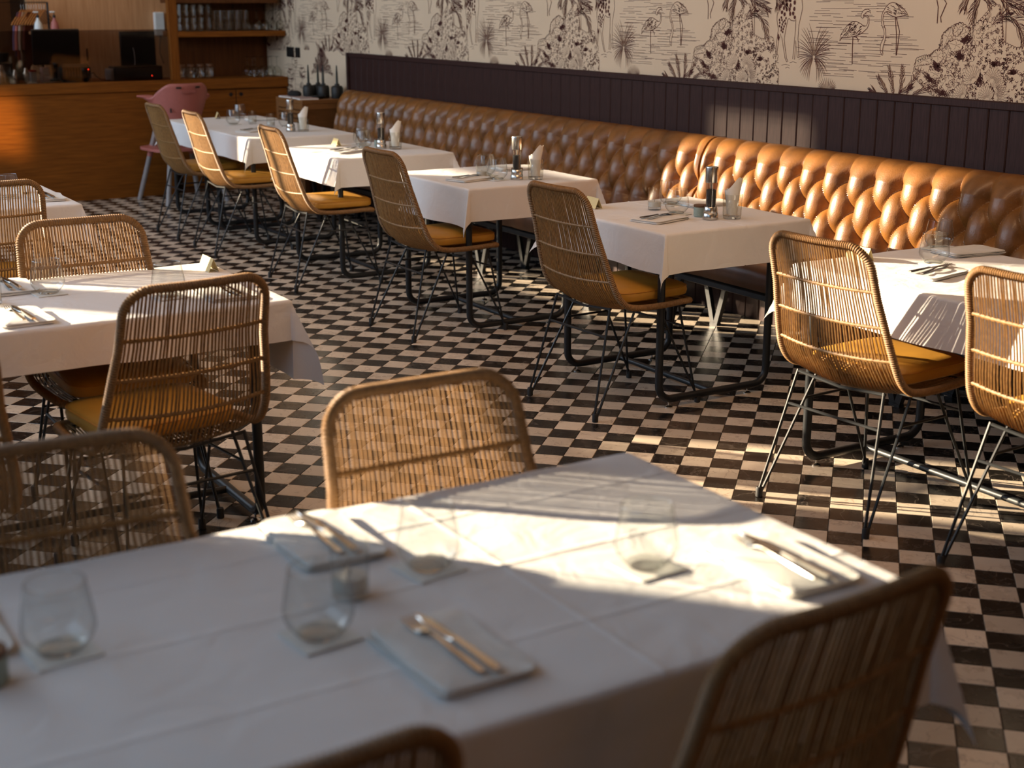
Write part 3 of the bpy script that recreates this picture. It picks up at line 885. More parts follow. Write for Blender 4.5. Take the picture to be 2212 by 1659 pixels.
ROW = 'rattan chairs facing the banquette'
FRT = 'rattan chairs round the front table'
MID = 'rattan chairs round the middle table'
CH = [  # x, y, heading of the sitter in degrees, label, group
    (3.37, 4.755, 2, 'rattan chair at the banquette table with the sage salt bowl, sun striping its back', ROW),
    (3.38, 3.265, 4, 'rattan chair whose back the glaring sunlit tablecloth shines through', ROW),
    (3.44, 2.50, 3, 'rattan chair at the right edge of the frame, drawn up to the sunlit banquette table', ROW),
    (3.37, 6.35, 1, 'shaded brown rattan chair at the fourth banquette table counted from the bar', ROW),
    (3.38, 7.83, -3, 'golden lit rattan chair with a sun patch on its mustard seat', ROW),
    (3.37, 9.20, -2, 'golden lit rattan chair second from the pink high chair', ROW),
    (3.37, 10.02, 0, 'shaded rattan chair standing right in front of the pink high chair', ROW),
    (1.14, 3.885, 97, 'rattan chair seen from behind at the middle left table, mustard seat behind its strands', MID),
    (.37, 3.50, 90, 'rattan chair cut by the left edge, near side of the middle table', MID),
    (1.19, 4.515, -90, 'sunlit rattan chair tucked in on the far side of the middle left table', MID),
    (1.135, 6.33, 90, 'rattan chair at the far left by the table with the rolled napkin', 'rattan chairs at the far left table'),
    (1.215, 2.055, -90, 'bright honey rattan chair tucked in behind the front table', FRT),
    (.475, 2.02, -93, 'dim blurred rattan chair behind the left end of the front table', FRT),
    (1.185, 1.49, 94, 'large dark blurred rattan chair before the right end of the front table', FRT),
    (.43, 1.475, 90, 'dark rattan chair showing only its rounded top below the front table', FRT),
]
for q, (x, y, h, lab, g) in enumerate(CH):
    if q == 0:
        chair.location = (x, y, 0); chair.rotation_euler = (0, 0, R(h)); chair['label'] = lab; chair['group'] = g
    else:
        dup(chair, lab, (x, y, 0), R(h), g)

# ------------------------------------------------------------------ tables and cloths
def table(label, cx, cy, wx, wy, loops, lx, group, rot=0, shift=0):
    """loops: local y of the two U frames; lx: local x of their two legs"""
    t = thing('dining_table', label, 'table', (cx, cy, 0), rot, group)
    MB().box(-wx/2, wx/2, -wy/2, wy/2, .722, .750, .004).build('tabletop', M['oak'], t)
    r, rc, zb = .0165, .065, .036
    for y in loops:
        p = [(lx[0], y, .722), (lx[0], y, zb+rc)]
        p += [(lx[0]+rc-rc*math.cos(a), y, zb+rc-rc*math.sin(a)) for a in [math.pi/2*k/6 for k in range(1, 7)]]
        p += [(lx[1]-rc+rc*math.sin(a), y, zb+rc-rc*math.cos(a)) for a in [math.pi/2*k/6 for k in range(0, 7)]]
        p += [(lx[1], y, .722)]
        fr = MB().tube(p, r, 12).build('leg_frame', M['iron'], t)
        for x in (lx[0]+.055, lx[1]-.10):
            MB().lathe([(.017, 0), (.017, .004), (.010, .008), (.004, .010), (.004, .021)], 12, (x, y, 0), True, True).build('levelling_foot', M['steel'], fr)
    MB().tube([((lx[0]+lx[1])/2+shift, loops[0], zb), ((lx[0]+lx[1])/2+shift, loops[1], zb)], .0125, 10).build('crossbar', M['iron'], t)
    for x in lx:
        MB().box(x-.016, x+.016, loops[0], loops[1], .695, .722).build('apron_rail', M['iron'], t, False)
    return t
def cloth(label, x0, x1, y0, y1, ov, seed, group=None, z=.7535, creases=((), ()), wave=.010, lift=0, flap=24):
    """ov = overhang on (-x, +x, -y, +y)"""
    rg = random.Random(seed)
    cx, cy = (x0+x1)/2, (y0+y1)/2; a, b = (x1-x0)/2, (y1-y0)/2
    rad = .011
    def axis(h0, h1, half, cr):
        L = set()
        m = max(4, int(2*half/.03))
        for i in range(m+1): L.add(-half+2*half*i/m)
        for s, h in ((-1, h0), (1, h1)):
            if h > 0:
                for d in (.004, .009, .014, .019, .028): L.add(s*(half+d))
                n = max(3, int(h/.022))
                for i in range(1, n+1): L.add(s*(half+.028+(h-.028)*i/n))
        for c in cr:
            for d in (-.006, -.003, 0, .003, .006): L.add(c+d)
        return sorted(L)
    U = axis(ov[0], ov[1], a, creases[0]); V = axis(ov[2], ov[3], b, creases[1])
    ph = [rg.uniform(0, 6.28) for _ in range(12)]
    def wav(s, k): return math.sin(9*s+ph[k])+.6*math.sin(17*s+ph[k+4])
    def fn(i, j):
        u, v = U[i], V[j]
        du, dv = max(0, abs(u)-a), max(0, abs(v)-b)
        su, sv = (1 if u > 0 else -1), (1 if v > 0 else -1)
        bu, bv = max(-a, min(a, u)), max(-b, min(b, v))
        d = math.hypot(du, dv)
        zz = z+.0008*math.sin(11*u+ph[8])*math.sin(13*v+ph[9])+.0006*math.sin(31*u+ph[10]+4*v)
        for c in creases[0]: zz += .0017*max(0, 1-abs(u-c)/.006)
        for c in creases[1]: zz += .0017*max(0, 1-abs(v-c)/.006)
        if d < 1e-6: return (bu, bv, zz)
        q = rad*math.pi/2
        if d < q: off = rad*math.sin(d/rad); drop = rad*(1-math.cos(d/rad)); e = 0
        else: off = rad; drop = rad; e = d-q
        th = math.atan2(dv, du)
        t = (th-math.pi/4)/(math.pi/4)
        fu, fv = math.cos(th)**2, math.sin(th)**2
        w = wave*(e/.17)*(wav(v if dv == 0 else bv, 0 if su > 0 else 1)*fu+wav(u if du == 0 else bu, 2 if sv > 0 else 3)*fv)
        tau = R(flap)*(1-abs(t)**1.6) if du > 0 and dv > 0 else 0
        phi = math.pi/4+math.pi/4*math.copysign(abs(t)**2.4, t)
        if du > 0 and dv > 0: out = off+lift+e*math.sin(tau)+w+.006*e/.17
        else: out = off+lift+w+.006*e/.17
        dz = drop+e*math.cos(tau)
        return (bu+su*out*math.cos(phi), bv+sv*out*math.sin(phi), zz-dz)
    mb = MB().grid(len(U), len(V), fn)
    o = mb.build('tablecloth', M['cloth'], None, True, (cx, cy, 0))
    return tag(o, label, 'tablecloth', group)
TB = 'tables along the banquette'
TC = 'white cloths on the banquette tables'
LXX = (-.352, .23)
def brow(n, y0, y1, lab): return table(lab, 3.795, (y0+y1)/2, .72, y1-y0-.01, (-(y1-y0)/2+.06, (y1-y0)/2-.055), LXX, TB)
brow(1, 10.04, 10.88, 'black-framed table at the bar end of the banquette, by the pink high chair')
brow(2, 9.07, 9.90, 'black-framed table joined to the bar-end table, second from the bar')
brow(3, 7.64, 8.44, 'black-framed table third from the bar along the banquette')
brow(4, 6.08, 6.88, 'black-framed table fourth from the bar along the banquette')
brow(5, 4.47, 5.28, 'black-framed table fifth from the bar, holding the sage salt bowl')
table('long black-framed table sixth from the bar with sun on its crossbar', 3.795, 2.88, .72, 1.62, (-.75, .755), LXX, TB)
table('black-framed table below the front tablecloth', .81, 1.83, .76, 1.60, (-.66, .66), (-.30, .30), None, R(90))
table('black-framed table below the middle left tablecloth', .82, 4.42, .70, 1.58, (-.70, .66), (-.31, .29), None, R(90))
table('black-framed table below the far left tablecloth', .81, 6.93, .70, 1.58, (-.66, .66), (-.30, .30), None, R(90))
OV = .172
cloth('white cloth on the bar-end table by the pink high chair, in shade', 3.408, 4.165, 10.02, 10.90, (OV, OV, 0, OV), 1, TC)
cloth('white cloth on the second table from the bar, sunlit on its left side', 3.408, 4.165, 9.06, 10.10, (OV, OV, OV, 0), 2, TC, z=.7565, lift=.004, creases=((), (.0,)))
cloth('white cloth on the third table from the bar, sunlit on its left side', 3.408, 4.165, 7.63, 8.45, (OV, OV, OV, OV), 3, TC, creases=((.12,), (.02,)))
cloth('shaded white cloth on the fourth table from the bar', 3.408, 4.165, 6.07, 6.89, (.205, OV, OV, OV), 4, TC, creases=((.05,), (0,)))
cloth('white cloth pressed with a centre fold, under the sage salt bowl', 3.408, 4.165, 4.465, 5.29, (OV, OV, OV, OV), 5, TC, creases=((.03,), (0,)))
cloth('glaring sunlit white cloth on the long table at the right edge', 3.408, 4.165, 2.06, 3.705, (OV, OV, OV, OV), 6, TC, creases=((), (-.1,)))
cloth('big blurred white cloth of the front table with long pressed folds', -.02, 1.63, 1.425, 2.245, (OV, .205, OV+.02, OV), 7, None, creases=((.3,), (-.22, .03, .27)), wave=.009, flap=17)
cloth('white cloth of the middle left table with a sun patch along its edge', 0, 1.62, 4.045, 4.80, (OV, .265, .135, OV), 8, None, creases=((), (.06,)), flap=27, wave=.014)
cloth('white cloth of the far left table under the rolled napkin', 0, 1.62, 6.54, 7.32, (OV, OV, OV, OV), 9, None, creases=((), (.05,)))

# ------------------------------------------------------------------ table ware
TZ = .7545
protos = {}
def inst(key, builder, name, label, cat, loc, rz=0, group=None):
    if key not in protos:
        t = thing(name, label, cat, loc, rz, group)
        builder(t); protos[key] = t
        return t
    o = dup(protos[key], label, loc, rz)
    if group: o['group'] = group
    elif 'group' in o: del o['group']
    return o
def b_stemless(t):
    MB().lathe([(.029, .004), (.038, .010), (.0490, .024), (.0530, .036), (.0525, .046), (.0495, .066), (.0425, .106)], 44, cap0=False).build('bowl', M['glass'], t)
    MB().lathe([(.001, .0005), (.029, .0005), (.032, .003), (.030, .008), (.016, .0100), (.001, .0105)], 32, cap0=False).build('base', M['glass_base'], t)
    MB().tube([(.0425*math.cos(a*math.pi/22), .0425*math.sin(a*math.pi/22), .106) for a in range(44)], .0011, 6, closed=True).build('lip', M['glass_base'], t)
def b_candle(t):
    MB().lathe([(.028, .012), (.0295, .02), (.0305, .098)], 32, cap0=False).build('cup', M['glass'], t)
    MB().lathe([(.001, .0005), (.027, .0005), (.029, .003), (.0285, .013), (.001, .014)], 32, cap0=False).build('base', M['glass_base'], t)
    MB().lathe([(.001, .015), (.0265, .015), (.0268, .036), (.022, .037), (.001, .037)], 28, cap0=False).build('candle_wax', M['wax'], t)
    MB().tube([(0, 0, .036), (.001, 0, .043), (.002, .001, .046)], .0009, 5).build('wick', M['black'], t)
def b_mill(t):
    MB().lathe([(.001, 0), (.0325, 0), (.0335, .004), (.0315, .026), (.0300, .0275), (.0300, .029), (.0305, .031), (.0275, .052), (.026, .054), (.001, .054)], 36, cap0=False).build('foot', M['steel'], t)
    MB().lathe([(.0215, .052), (.0225, .10), (.0235, .158)], 36, cap0=False).build('chamber', M['glass'], t)
    MB().lathe([(.001, .053), (.0195, .053), (.020, .09), (.0205, .124), (.012, .128), (.001, .127)], 30, cap0=False).build('peppercorns', M['pepper'], t)
    MB().lathe([(.004, .12), (.004, .16)], 8).build('spindle', M['steel'], t)
    MB().lathe([(.001, .156), (.0255, .156), (.0262, .160), (.0275, .218), (.0265, .222), (.001, .224)], 36, cap0=False).build('cap', M['steel'], t)
def b_bowl(t):
    MB().lathe([(.001, 0), (.028, 0), (.030, .004), (.0305, .040), (.029, .041), (.001, .041)], 32, cap0=False).build('pot', M['sage'], t)
    MB().lathe([(.001, .041), (.0295, .041), (.0305, .043), (.0305, .049), (.029, .0505), (.001, .051)], 32, cap0=False).build('lid', M['lidwood'], t)
def b_cut(t):
    # facetted tumbler: vertical cuts, a plain rim, a thick foot
    def fn(i, j):
        n = 48
        z = [.012, .03, .05, .07, .082, .086, .106][j]
        r = .0385+.004*z/.106
        a = 2*math.pi*i/n
        d = 0 if j > 4 else (-.0022 if (i+j) % 4 in (0, 1) else .0004)
        return ((r+d)*math.cos(a), (r+d)*math.sin(a), z)
    MB().grid(48, 7, fn, True).build('cup', M['cut'], t, False)
    MB().lathe([(.001, .0005), (.034, .0005), (.038, .004), (.0375, .013), (.001, .014)], 24, cap0=False).build('base', M['glass_base'], t, False)
def b_fan(t):
    # paper napkin rolled loosely, its slanting corner standing out of the tumbler
    mb = MB()
    for (dx, dy, r0, hi, lo, a0, a1) in ((0, 0, .0305, .186, .122, -2.3, 2.0), (.003, .006, .024, .172, .128, -2.0, 2.6)):
        def fn(i, j):
            s = i/20; v = j/10; a = a0+(a1-a0)*s
            k = .5+.5*math.sin(min(1, max(-1, math.sin(a)*1.05))*math.pi/2)
            zt = lo+(hi-lo)*k - (.012 if k > .93 else 0)*(k-.93)/.07
            z = .018+v*(zt-.018)
            r = (r0-.008)+.010*min(1, v*1.2)+.006*max(0, v-.6)
            return (dx+r*math.sin(a)+.012*max(0, v-.6)*k, dy-r*.8*math.cos(a), z)
        mb.grid(21, 11, fn)
    mb.build('paper_sheet', M['paper'], t)
def b_card(t):
    w = .055
    for s in (-1, 1):
        MB().add([(-w, s*.019, 0), (w, s*.019, 0), (w, 0, .046), (-w, 0, .046), (-w, s*.0178, 0), (w, s*.0178, 0), (w, 0, .0445), (-w, 0, .0445)],
                 [(0, 1, 2, 3), (7, 6, 5, 4), (0, 4, 5, 1), (1, 5, 6, 2), (0, 3, 7, 4)]).build('leaf', M['card'], t, False)
def b_napkin(t):
    rg = random.Random(8)
    mb = MB()
    for k, (w, l, dx, dy) in enumerate(((.152, .238, 0, 0), (.148, .236, -.003, .001), (.150, .233, .002, -.002))):
        z0 = .0002+k*.0042
        def fn(i, j):
            n = 30
            a = 2*math.pi*i/n
            e = .18
            x = w/2*math.copysign(abs(math.cos(a))**e, math.cos(a)); y = l/2*math.copysign(abs(math.sin(a))**e, math.sin(a))
            rr, zz = [(0, 0), (.97, 0), (1, .0012), (1, .003), (.975, .0042), (.6, .0046), (0, .0044)][j]
            wv = .0022*math.sin(26*x+k)+.0016*math.sin(37*y+2*k)+.001*math.sin(70*x+50*y)
            return (x*rr+dx+.0028*math.sin(34*y+2*k)*rr, y*rr+dy+.003*math.sin(45*x+k)*rr, z0+zz+(wv*rr if j > 3 else 0)+.0004+.0025*(1-rr)*(j > 3))
        mb.grid(30, 7, fn, True)
    mb.build('folded_layers', M['linen'], t)
NZ = .0188
def ribbon_solid(stations, th):
    """stations: (y, half width, z, x)"""
    vs = []; fs = []
    for (y, h, z, x) in stations:
        vs += [(x-h, y, z), (x+h, y, z), (x+h*.8, y, z+th), (x-h*.8, y, z+th)]
    n = len(stations)
    for i in range(n-1):
        for k in range(4):
            l = (k+1) % 4
            fs.append((i*4+k, i*4+l, i*4+4+l, i*4+4+k))
    fs += [(3, 2, 1, 0), (4*n-4, 4*n-3, 4*n-2, 4*n-1)]
    return vs, fs
def b_fork(t):
    MB().add(*ribbon_solid([(-.105, .006, .0005, 0), (-.09, .0068, .001, 0), (-.03, .0045, .003, 0), (.02, .003, .007, 0), (.035, .0035, .006, 0), (.048, .009, .0025, 0), (.058, .0112, .001, 0)], .0022)).build('handle', M['cutlery'], t)
    for x in (-.009, -.003, .003, .009):
        MB().add(*ribbon_solid([(.056, .0022, .001, x), (.075, .0018, .0015, x), (.100, .0009, .005, x*.95)], .0018)).build('tine', M['cutlery'], t)
def b_knife(t):
    MB().add(*ribbon_solid([(-.112, .0065, .0005, 0), (-.10, .0075, .0005, 0), (-.02, .0055, .0015, 0), (0, .005, .002, 0)], .0045)).build('handle', M['cutlery'], t)
    MB().add(*ribbon_solid([(0, .0055, .002, 0), (.02, .0085, .0018, .001), (.07, .0095, .0016, .001), (.095, .006, .0016, 0), (.108, .0012, .0016, -.003)], .0014)).build('blade', M['cutlery'], t)
def b_coaster(t):
    MB().box(-.047, .047, -.047, .047, .0002, .0026, .0008).build('board', M['coaster'], t)

def stemless(x, y, lab, coaster=None, z=TZ):
    if coaster is not None:
        inst('coaster', b_coaster, 'coaster', 'coaster under the '+lab, 'coaster', (x, y, z), coaster, 'coasters')
        z += .0028
    return inst('stemless', b_stemless, 'stemless_glass', lab, 'glass', (x, y, z), 0, 'stemless glasses')
def candle(x, y, lab): return inst('candle', b_candle, 'candle_holder', lab, 'candle holder', (x, y, TZ), .3, 'small candle glasses')
def mill(x, y, lab): return inst('mill', b_mill, 'pepper_mill', lab, 'pepper mill', (x, y, TZ), .4, 'pepper mills')
def cut(x, y, where):
    inst('cut', b_cut, 'cut_glass_tumbler', 'cut glass tumbler '+where, 'tumbler', (x, y, TZ), .1, 'cut glass tumblers')
    inst('fan', b_fan, 'paper_napkin', 'paper napkin standing in the cut glass tumbler '+where, 'napkin', (x, y, TZ), R(-40), 'paper napkins')
def bowl(x, y, lab): return inst('bowl', b_bowl, 'salt_bowl', lab, 'bowl', (x, y, TZ))
def card(x, y, rz, lab): return inst('card', b_card, 'tent_card', lab, 'card', (x, y, TZ+.0006), rz, 'table tent cards')
def setting(x, y, rz, where, fork=True, dr=(0, 0), swap=1):
    inst('napkin', b_napkin, 'folded_napkin', 'folded cloth napkin '+where, 'napkin', (x, y, TZ), rz, 'folded cloth napkins')
    if not fork: return
    c, s = math.cos(rz), math.sin(rz)
    for key, b, nm, dx, dz in (('fork', b_fork, 'table_fork', -.010*swap, dr[0]), ('knife', b_knife, 'table_knife', .012*swap, dr[1])):
        inst(key, b, nm, ('fork' if key == 'fork' else 'knife')+' lying on the folded napkin '+where, key, (x+c*dx, y+s*dx, TZ+NZ), rz+dz, 'cutlery on napkins')

# front table
stemless(.992, 1.915, 'stemless glass by the pale sun patch on the front table', R(8))
stemless(1.302, 1.734, 'stemless glass nearest the right end of the front table', R(4))
stemless(.735, 1.770, 'stemless glass beside the candle glass on the front table', R(6))
stemless(.396, 1.915, 'stemless glass at the left edge of the front table', R(6))
candle(.835, 1.879, 'small candle glass on the front table')
setting(.885, 2.115, 0, 'on the far side of the front table', dr=(.02, .05))
setting(.868, 1.620, R(1), 'on the near side of the front table', dr=(.05, .04))
setting(1.49, 1.625, R(-2), 'at the right end of the front table', dr=(.02, .02))
setting(.262, 2.06, R(0), 'at the far left of the front table', dr=(.02, .02))
bowl(.285, 1.872, 'blurred sage salt bowl cut by the left edge on the front table')
# middle left table
stemless(.999, 4.52, 'stemless glass on the middle left table, before the tucked chair', R(5))
stemless(1.312, 4.273, 'stemless glass seen through the chair back on the middle left table', R(5))
candle(.812, 4.445, 'candle glass cut by the left edge on the middle left table')
setting(.905, 4.665, R(0), 'on the far side of the middle left table', dr=(0, .05))
setting(.835, 4.190, R(2), 'sunlit on the near side of the middle left table', dr=(.0, .03))
setting(1.475, 4.225, R(-2), 'seen through the chair back on the middle left table', dr=(.02, .05))
card(1.575, 4.655, R(90), 'tent card at the right corner of the middle left table')
# far left table
stemless(1.385, 6.91, 'stemless glass on the far left table', R(3))
card(1.49, 7.03, R(80), 'tent card on the far left table')
setting(1.525, 6.78, R(-6), 'at the right end of the far left table', dr=(.05, .1))
setting(1.12, 6.72, R(0), 'behind the chair back on the far left table', dr=(.0, .0))
# banquette tables, from the camera end
stemless(4.067, 3.769-.12, 'stemless glass nearest the leather on the glaring sunlit table', R(20))
stemless(3.816, 3.441, 'stemless glass by the sunlit fork on the glaring table', R(12))
setting(3.66, 3.30, R(-78), 'with tines catching sun on the glaring table', dr=(.1, -.08), swap=-1)
setting(4.09, 3.53, R(80), 'at the leather side of the glaring table', fork=False)
card(3.655, 3.642, R(88), 'sunlit tent card throwing a shadow on the glaring table')
stemless(3.92, 5.11, 'stemless glass behind the candle glass on the salt bowl table', R(10))
candle(3.759, 5.014, 'candle glass on the salt bowl table')
stemless(3.765, 4.86, 'stemless glass in front of the candle glass on the salt bowl table', R(5))
bowl(3.815, 4.758, 'sage ceramic salt bowl with wood lid beside the pepper mill')
mill(3.800, 4.672, 'pepper mill beside the sage salt bowl')
cut(3.885, 4.632, 'on the salt bowl table')
setting(3.60, 4.76, R(-74), 'on the salt bowl table', dr=(.05, -.06), swap=-1)
setting(4.06, 5.03, R(84), 'at the leather side of the salt bowl table', fork=False)
card(3.565, 5.215, R(84), 'dark side of a tent card behind the striped chair back')
stemless(3.745, 6.49, 'stemless glass behind the candle glass on the fourth table', R(5))
candle(3.668, 6.40, 'candle glass on the fourth table from the bar')
stemless(3.705, 6.30, 'stemless glass in front of the candle glass on the fourth table', R(2))
bowl(3.845, 6.335, 'sage salt bowl half hidden by the pepper mill on the fourth table')
mill(3.795, 6.255, 'pepper mill on the fourth table from the bar')
cut(3.885, 6.215, 'on the fourth table from the bar')
setting(3.59, 6.38, R(-75), 'on the fourth table from the bar', dr=(.05, -.04), swap=-1)
setting(4.03, 6.66, R(84), 'at the leather side of the fourth table', fork=False)
stemless(3.868, 8.30, 'stemless glass farther from the camera on the third table', R(5))
stemless(3.80, 8.12, 'stemless glass nearer the pepper mill on the third table', R(5))
bowl(3.93, 8.17, 'sage salt bowl on the third table from the bar')
mill(3.885, 8.045, 'pepper mill on the third table from the bar')
cut(3.945, 7.965, 'on the third table from the bar')
setting(3.60, 7.97, R(-66), 'on the third table from the bar', dr=(.03, -.03), swap=-1)
card(3.715, 8.35, R(82), 'glowing tent card on the third table from the bar')
stemless(3.70, 10.18, 'left stemless glass of the far pair on the bar-end table', R(3))
stemless(3.95, 10.72, 'stemless glass rising behind its twin on the bar-end table')
candle(3.84, 10.15, 'candle glass beside the twin stemless glasses on the bar-end table')
candle(3.87, 9.86, 'candle glass nearer the pepper mill on the second table')
stemless(3.965, 9.80, 'stemless glass beside the pepper mill on the second table')
mill(3.845, 9.42, 'pepper mill on the second table from the bar')
cut(3.915, 9.36, 'on the second table from the bar')
setting(3.62, 9.55, R(-66), 'on the second table from the bar', dr=(.03, -.03), swap=-1)
setting(4.02, 10.45, R(80), 'at the leather side of the bar-end table', fork=False)
card(3.80, 10.80, R(75), 'small tent card on the bar-end table')

# ------------------------------------------------------------------ bar
bar = thing('bar_counter', 'long dim teak bar counter with a plain front and thick top', 'counter', (2.4, YB, 0))
MB().box(-1.6, 1.46, 0, .55, 0, .895, .002).build('front_panel', M['oak'], bar, False)
MB().box(-1.62, 1.468, -.015, .60, .897, .985, .003).build('worktop', M['oak'], bar, False)
sc = thing('glass_screen', 'smoked glass screen standing on the bar counter', 'screen', (2.4, YB+.03, .985))
MB().box(-1.6, 1.465, 0, .012, 0, .425, .001).build('pane', M['screen'], sc, False)
su = thing('shelf_unit', 'teak wall unit with glass shelf, open niche and two cupboard doors', 'shelf unit', (3.93, YB, 0))
# from the tall upright to the wall
MB().box(-.055, .02, 0, .06, .985, 3.0, .002).build('upright', M['oak_v'], su, False)
MB().box(-.06, 1.005, -.015, .43, .897, .985, .003).build('worktop', M['oak'], su, False)
MB().box(.022, 1.005, .0, .43, 1.342, 1.388, .002).build('shelf', M['oak'], su, False)
MB().box(.10, .95, .44, .47, .985, 3.0).build('back_panel', M['darkwood'], su, False)
MB().box(.0, 1.005, .03, .43, .0, .895).build('carcass', M['darkwood'], su, False)
for x0, x1, kx in ((.0, .512, .468), (.519, 1.003, .563)):
    d = MB().box(x0, x1, .008, .028, .06, .888, .002).build('door', M['oak'], su, False)
    k = MB(); k.lathe([(.001, 0), (.017, 0), (.017, .004), (.001, .004)], 16, cap0=False)
    k.xform(Matrix.Translation((kx, .0082, .845)) @ Matrix.Rotation(R(90), 4, 'X')).build('finger_hole', M['black'], d)
MB().box(.02, .95, .02, .44, 1.625, 2.9, .002).build('top_cabinet', M['darkwood'], su, False)
wb = struct('wall_back', MB().box(3.03, 4.5, 13.55, 13.62, 0, 3.9), M['ply'])
struct('wall_back_2', MB().box(-.2, 3.03, 14.25, 14.35, 0, 3.9), M['darkwood'])
struct('wall_back_3', MB().box(4.04, XW, 12.60, 12.66, 0, 3.9), M['darkwood'])
# glasses in the unit
def b_tall(t): MB().lathe([(.001, .001), (.026, .001), (.028, .004), (.029, .06), (.033, .115)], 14, cap0=False).build('cup', M['glass_far'], t)
def b_short(t): MB().lathe([(.001, .001), (.030, .001), (.034, .004), (.037, .085)], 14, cap0=False).build('cup', M['glass_far'], t)
def b_wine(t):
    MB().lathe([(.034, .003), (.041, .035), (.040, .055), (.022, .085), (.005, .096)], 16, cap0=False).build('bowl', M['glass_far'], t)
    MB().lathe([(.0045, .096), (.004, .165), (.012, .172), (.034, .176)], 12, cap0=False).build('stem', M['glass_far'], t)
zsh = 1.389
NTH = ['first', 'second', 'third', 'fourth', 'fifth', 'sixth', 'seventh', 'eighth', 'ninth', 'tenth']
for q in range(9):
    for lvl in (0, 1):
        inst('tall', b_tall, 'tall_tumbler', '%s tall tumbler of the %s stack from the upright, %s row' % (('lower', 'upper')[lvl], NTH[q % 5], ('front', 'back')[q//5]), 'glass', (4.0+.067*(q % 5)+(.03 if q > 4 else 0), YB+.12+.12*(q//5), zsh+.117*lvl), 0, 'tall tumblers on the upper shelf')
for q in range(8):
    for lvl in (0, 1):
        inst('short', b_short, 'short_tumbler', '%s short tumbler of the %s stack from the left, %s row, upper bar shelf' % (('lower', 'upper')[lvl], NTH[q % 4], ('front', 'back')[q//4]), 'glass', (4.36+.078*(q % 4), YB+.10+.13*(q//4), zsh+.088*lvl), 0, 'short tumblers on the upper shelf')
for q in range(7):
    inst('wine', b_wine, 'wine_glass', '%s upturned wine glass from the left, %s row, upper bar shelf' % (NTH[q % 4], ('front', 'back')[q//4]), 'glass', (4.70+.072*(q % 4)-(.03 if q > 3 else 0), YB+.07+.14*(q//4), zsh), 0, 'upturned wine glasses')
for q in range(8):
    inst('wine', b_wine, 'wine_glass', '%s upturned wine glass from the left, %s row, lower niche' % (NTH[q % 4], ('front', 'back')[q//4]), 'glass', (4.64+.077*(q % 4), YB+.08+.13*(q//4), .9865), 0, 'wine glasses in the niche')
def b_jar(t):
    MB().lathe([(.001, .001), (.038, .001), (.041, .006), (.041, .09), (.03, .10)], 18, cap0=False).build('jar_body', M['glass_base'], t)
    MB().lathe([(.033, .10), (.033, .118), (.001, .12)], 18, cap0=False).build('lid', M['lidwood'], t)
for q in range(4):
    inst('jar', b_jar, 'storage_jar', '%s dim lidded jar from the upright, in the dark niche' % NTH[q], 'jar', (4.02+.085*q, YB+.18, .9865), 0, 'jars in the niche')
# things behind the smoked screen
mon = thing('till_monitor', 'black till monitor seen from behind through the smoked screen', 'monitor', (3.0, YB+.40, .9865), R(3))
MB().box(-.20, .20, -.016, .016, .135, .43, .006).xform(Matrix.Rotation(R(6), 4, 'X')).build('housing', M['black'], mon)
MB().box(-.03, .03, .02, .05, .01, .2, .004).build('stand', M['black'], mon)
MB().box(-.10, .10, -.06, .10, 0, .012, .003).build('stand_foot', M['black'], mon)
mon2 = thing('wall_display', 'tall black display behind the bar beside the white router', 'monitor', (3.74, 12.62, .9865))
MB().box(-.155, .155, -.02, .02, .105, .40, .005).build('housing', M['black'], mon2)
MB().box(-.02, .02, -.01, .02, .0, .11, .002).build('stand', M['black'], mon2)
MB().box(-.09, .09, -.07, .07, .0, .012, .003).build('stand_foot', M['black'], mon2)
MB().tube([(-.05, -.024, .26), (-.045, -.04, .22), (-.05, -.06, .14), (-.07, -.09, .05), (-.075, -.10, .013)], .003, 6).build('cable', M['grey_leg'], mon2)
pr = thing('receipt_printer', 'wide black till box at the upright end of the bar', 'till', (3.615, YB+.22, .9865))
MB().box(-.20, .22, -.09, .09, 0, .115, .006).build('housing', M['black'], pr)
MB().box(-.235, -.201, -.085, .085, 0, .098, .008).build('side_cover', M['grey_leg'], pr)
led = simple('red_led', (.3, .01, .01))
lb = led.node_tree.nodes['Principled BSDF']; lb.inputs['Emission Color'].default_value = (1, .04, .02, 1); lb.inputs['Emission Strength'].default_value = 6
MB().box(.12, .127, -.0925, -.0895, .03, .037).build('red_lamp', led, pr, False)
rt = thing('router', 'white upright router box on the plywood wall', 'router', (3.90-.0, 13.44, 0))
rt.location = (4.045-.09, 12.575, 1.36)
MB().box(-.045, .045, -.045, .02, 0, .215, .006).build('housing', M['white'], rt)
MB().tube([(.01, -.01, 0), (-.005, -.012, -.08), (-.01, -.012, -.16), (.02, -.02, -.26)], .0035, 6).build('cable', M['black'], rt)
rt.location = (4.225, 13.525, 1.325)
rad = thing('slatted_radio', 'dark ribbed tabletop radio with a red pilot lamp', 'radio', (3.085, YB+.17, .9865))
MB().box(-.13, .13, -.07, .07, 0, .145, .03).build('housing', M['black'], rad)
for q in range(7):
    MB().box(-.11+.024*q, -.099+.024*q, -.0745, -.0695, .045, .125, .002).build('grille_bar', M['lidwood'], rad, False)
MB().box(.100, .107, -.0745, -.069, .098, .105).build('red_lamp', led, rad, False)
MB().tube([(.12, .02, .05), (.17, .03, .07), (.19, .03, .04), (.23, .0, .006), (.30, -.02, .004)], .004, 6).build('cable', M['black'], rad)
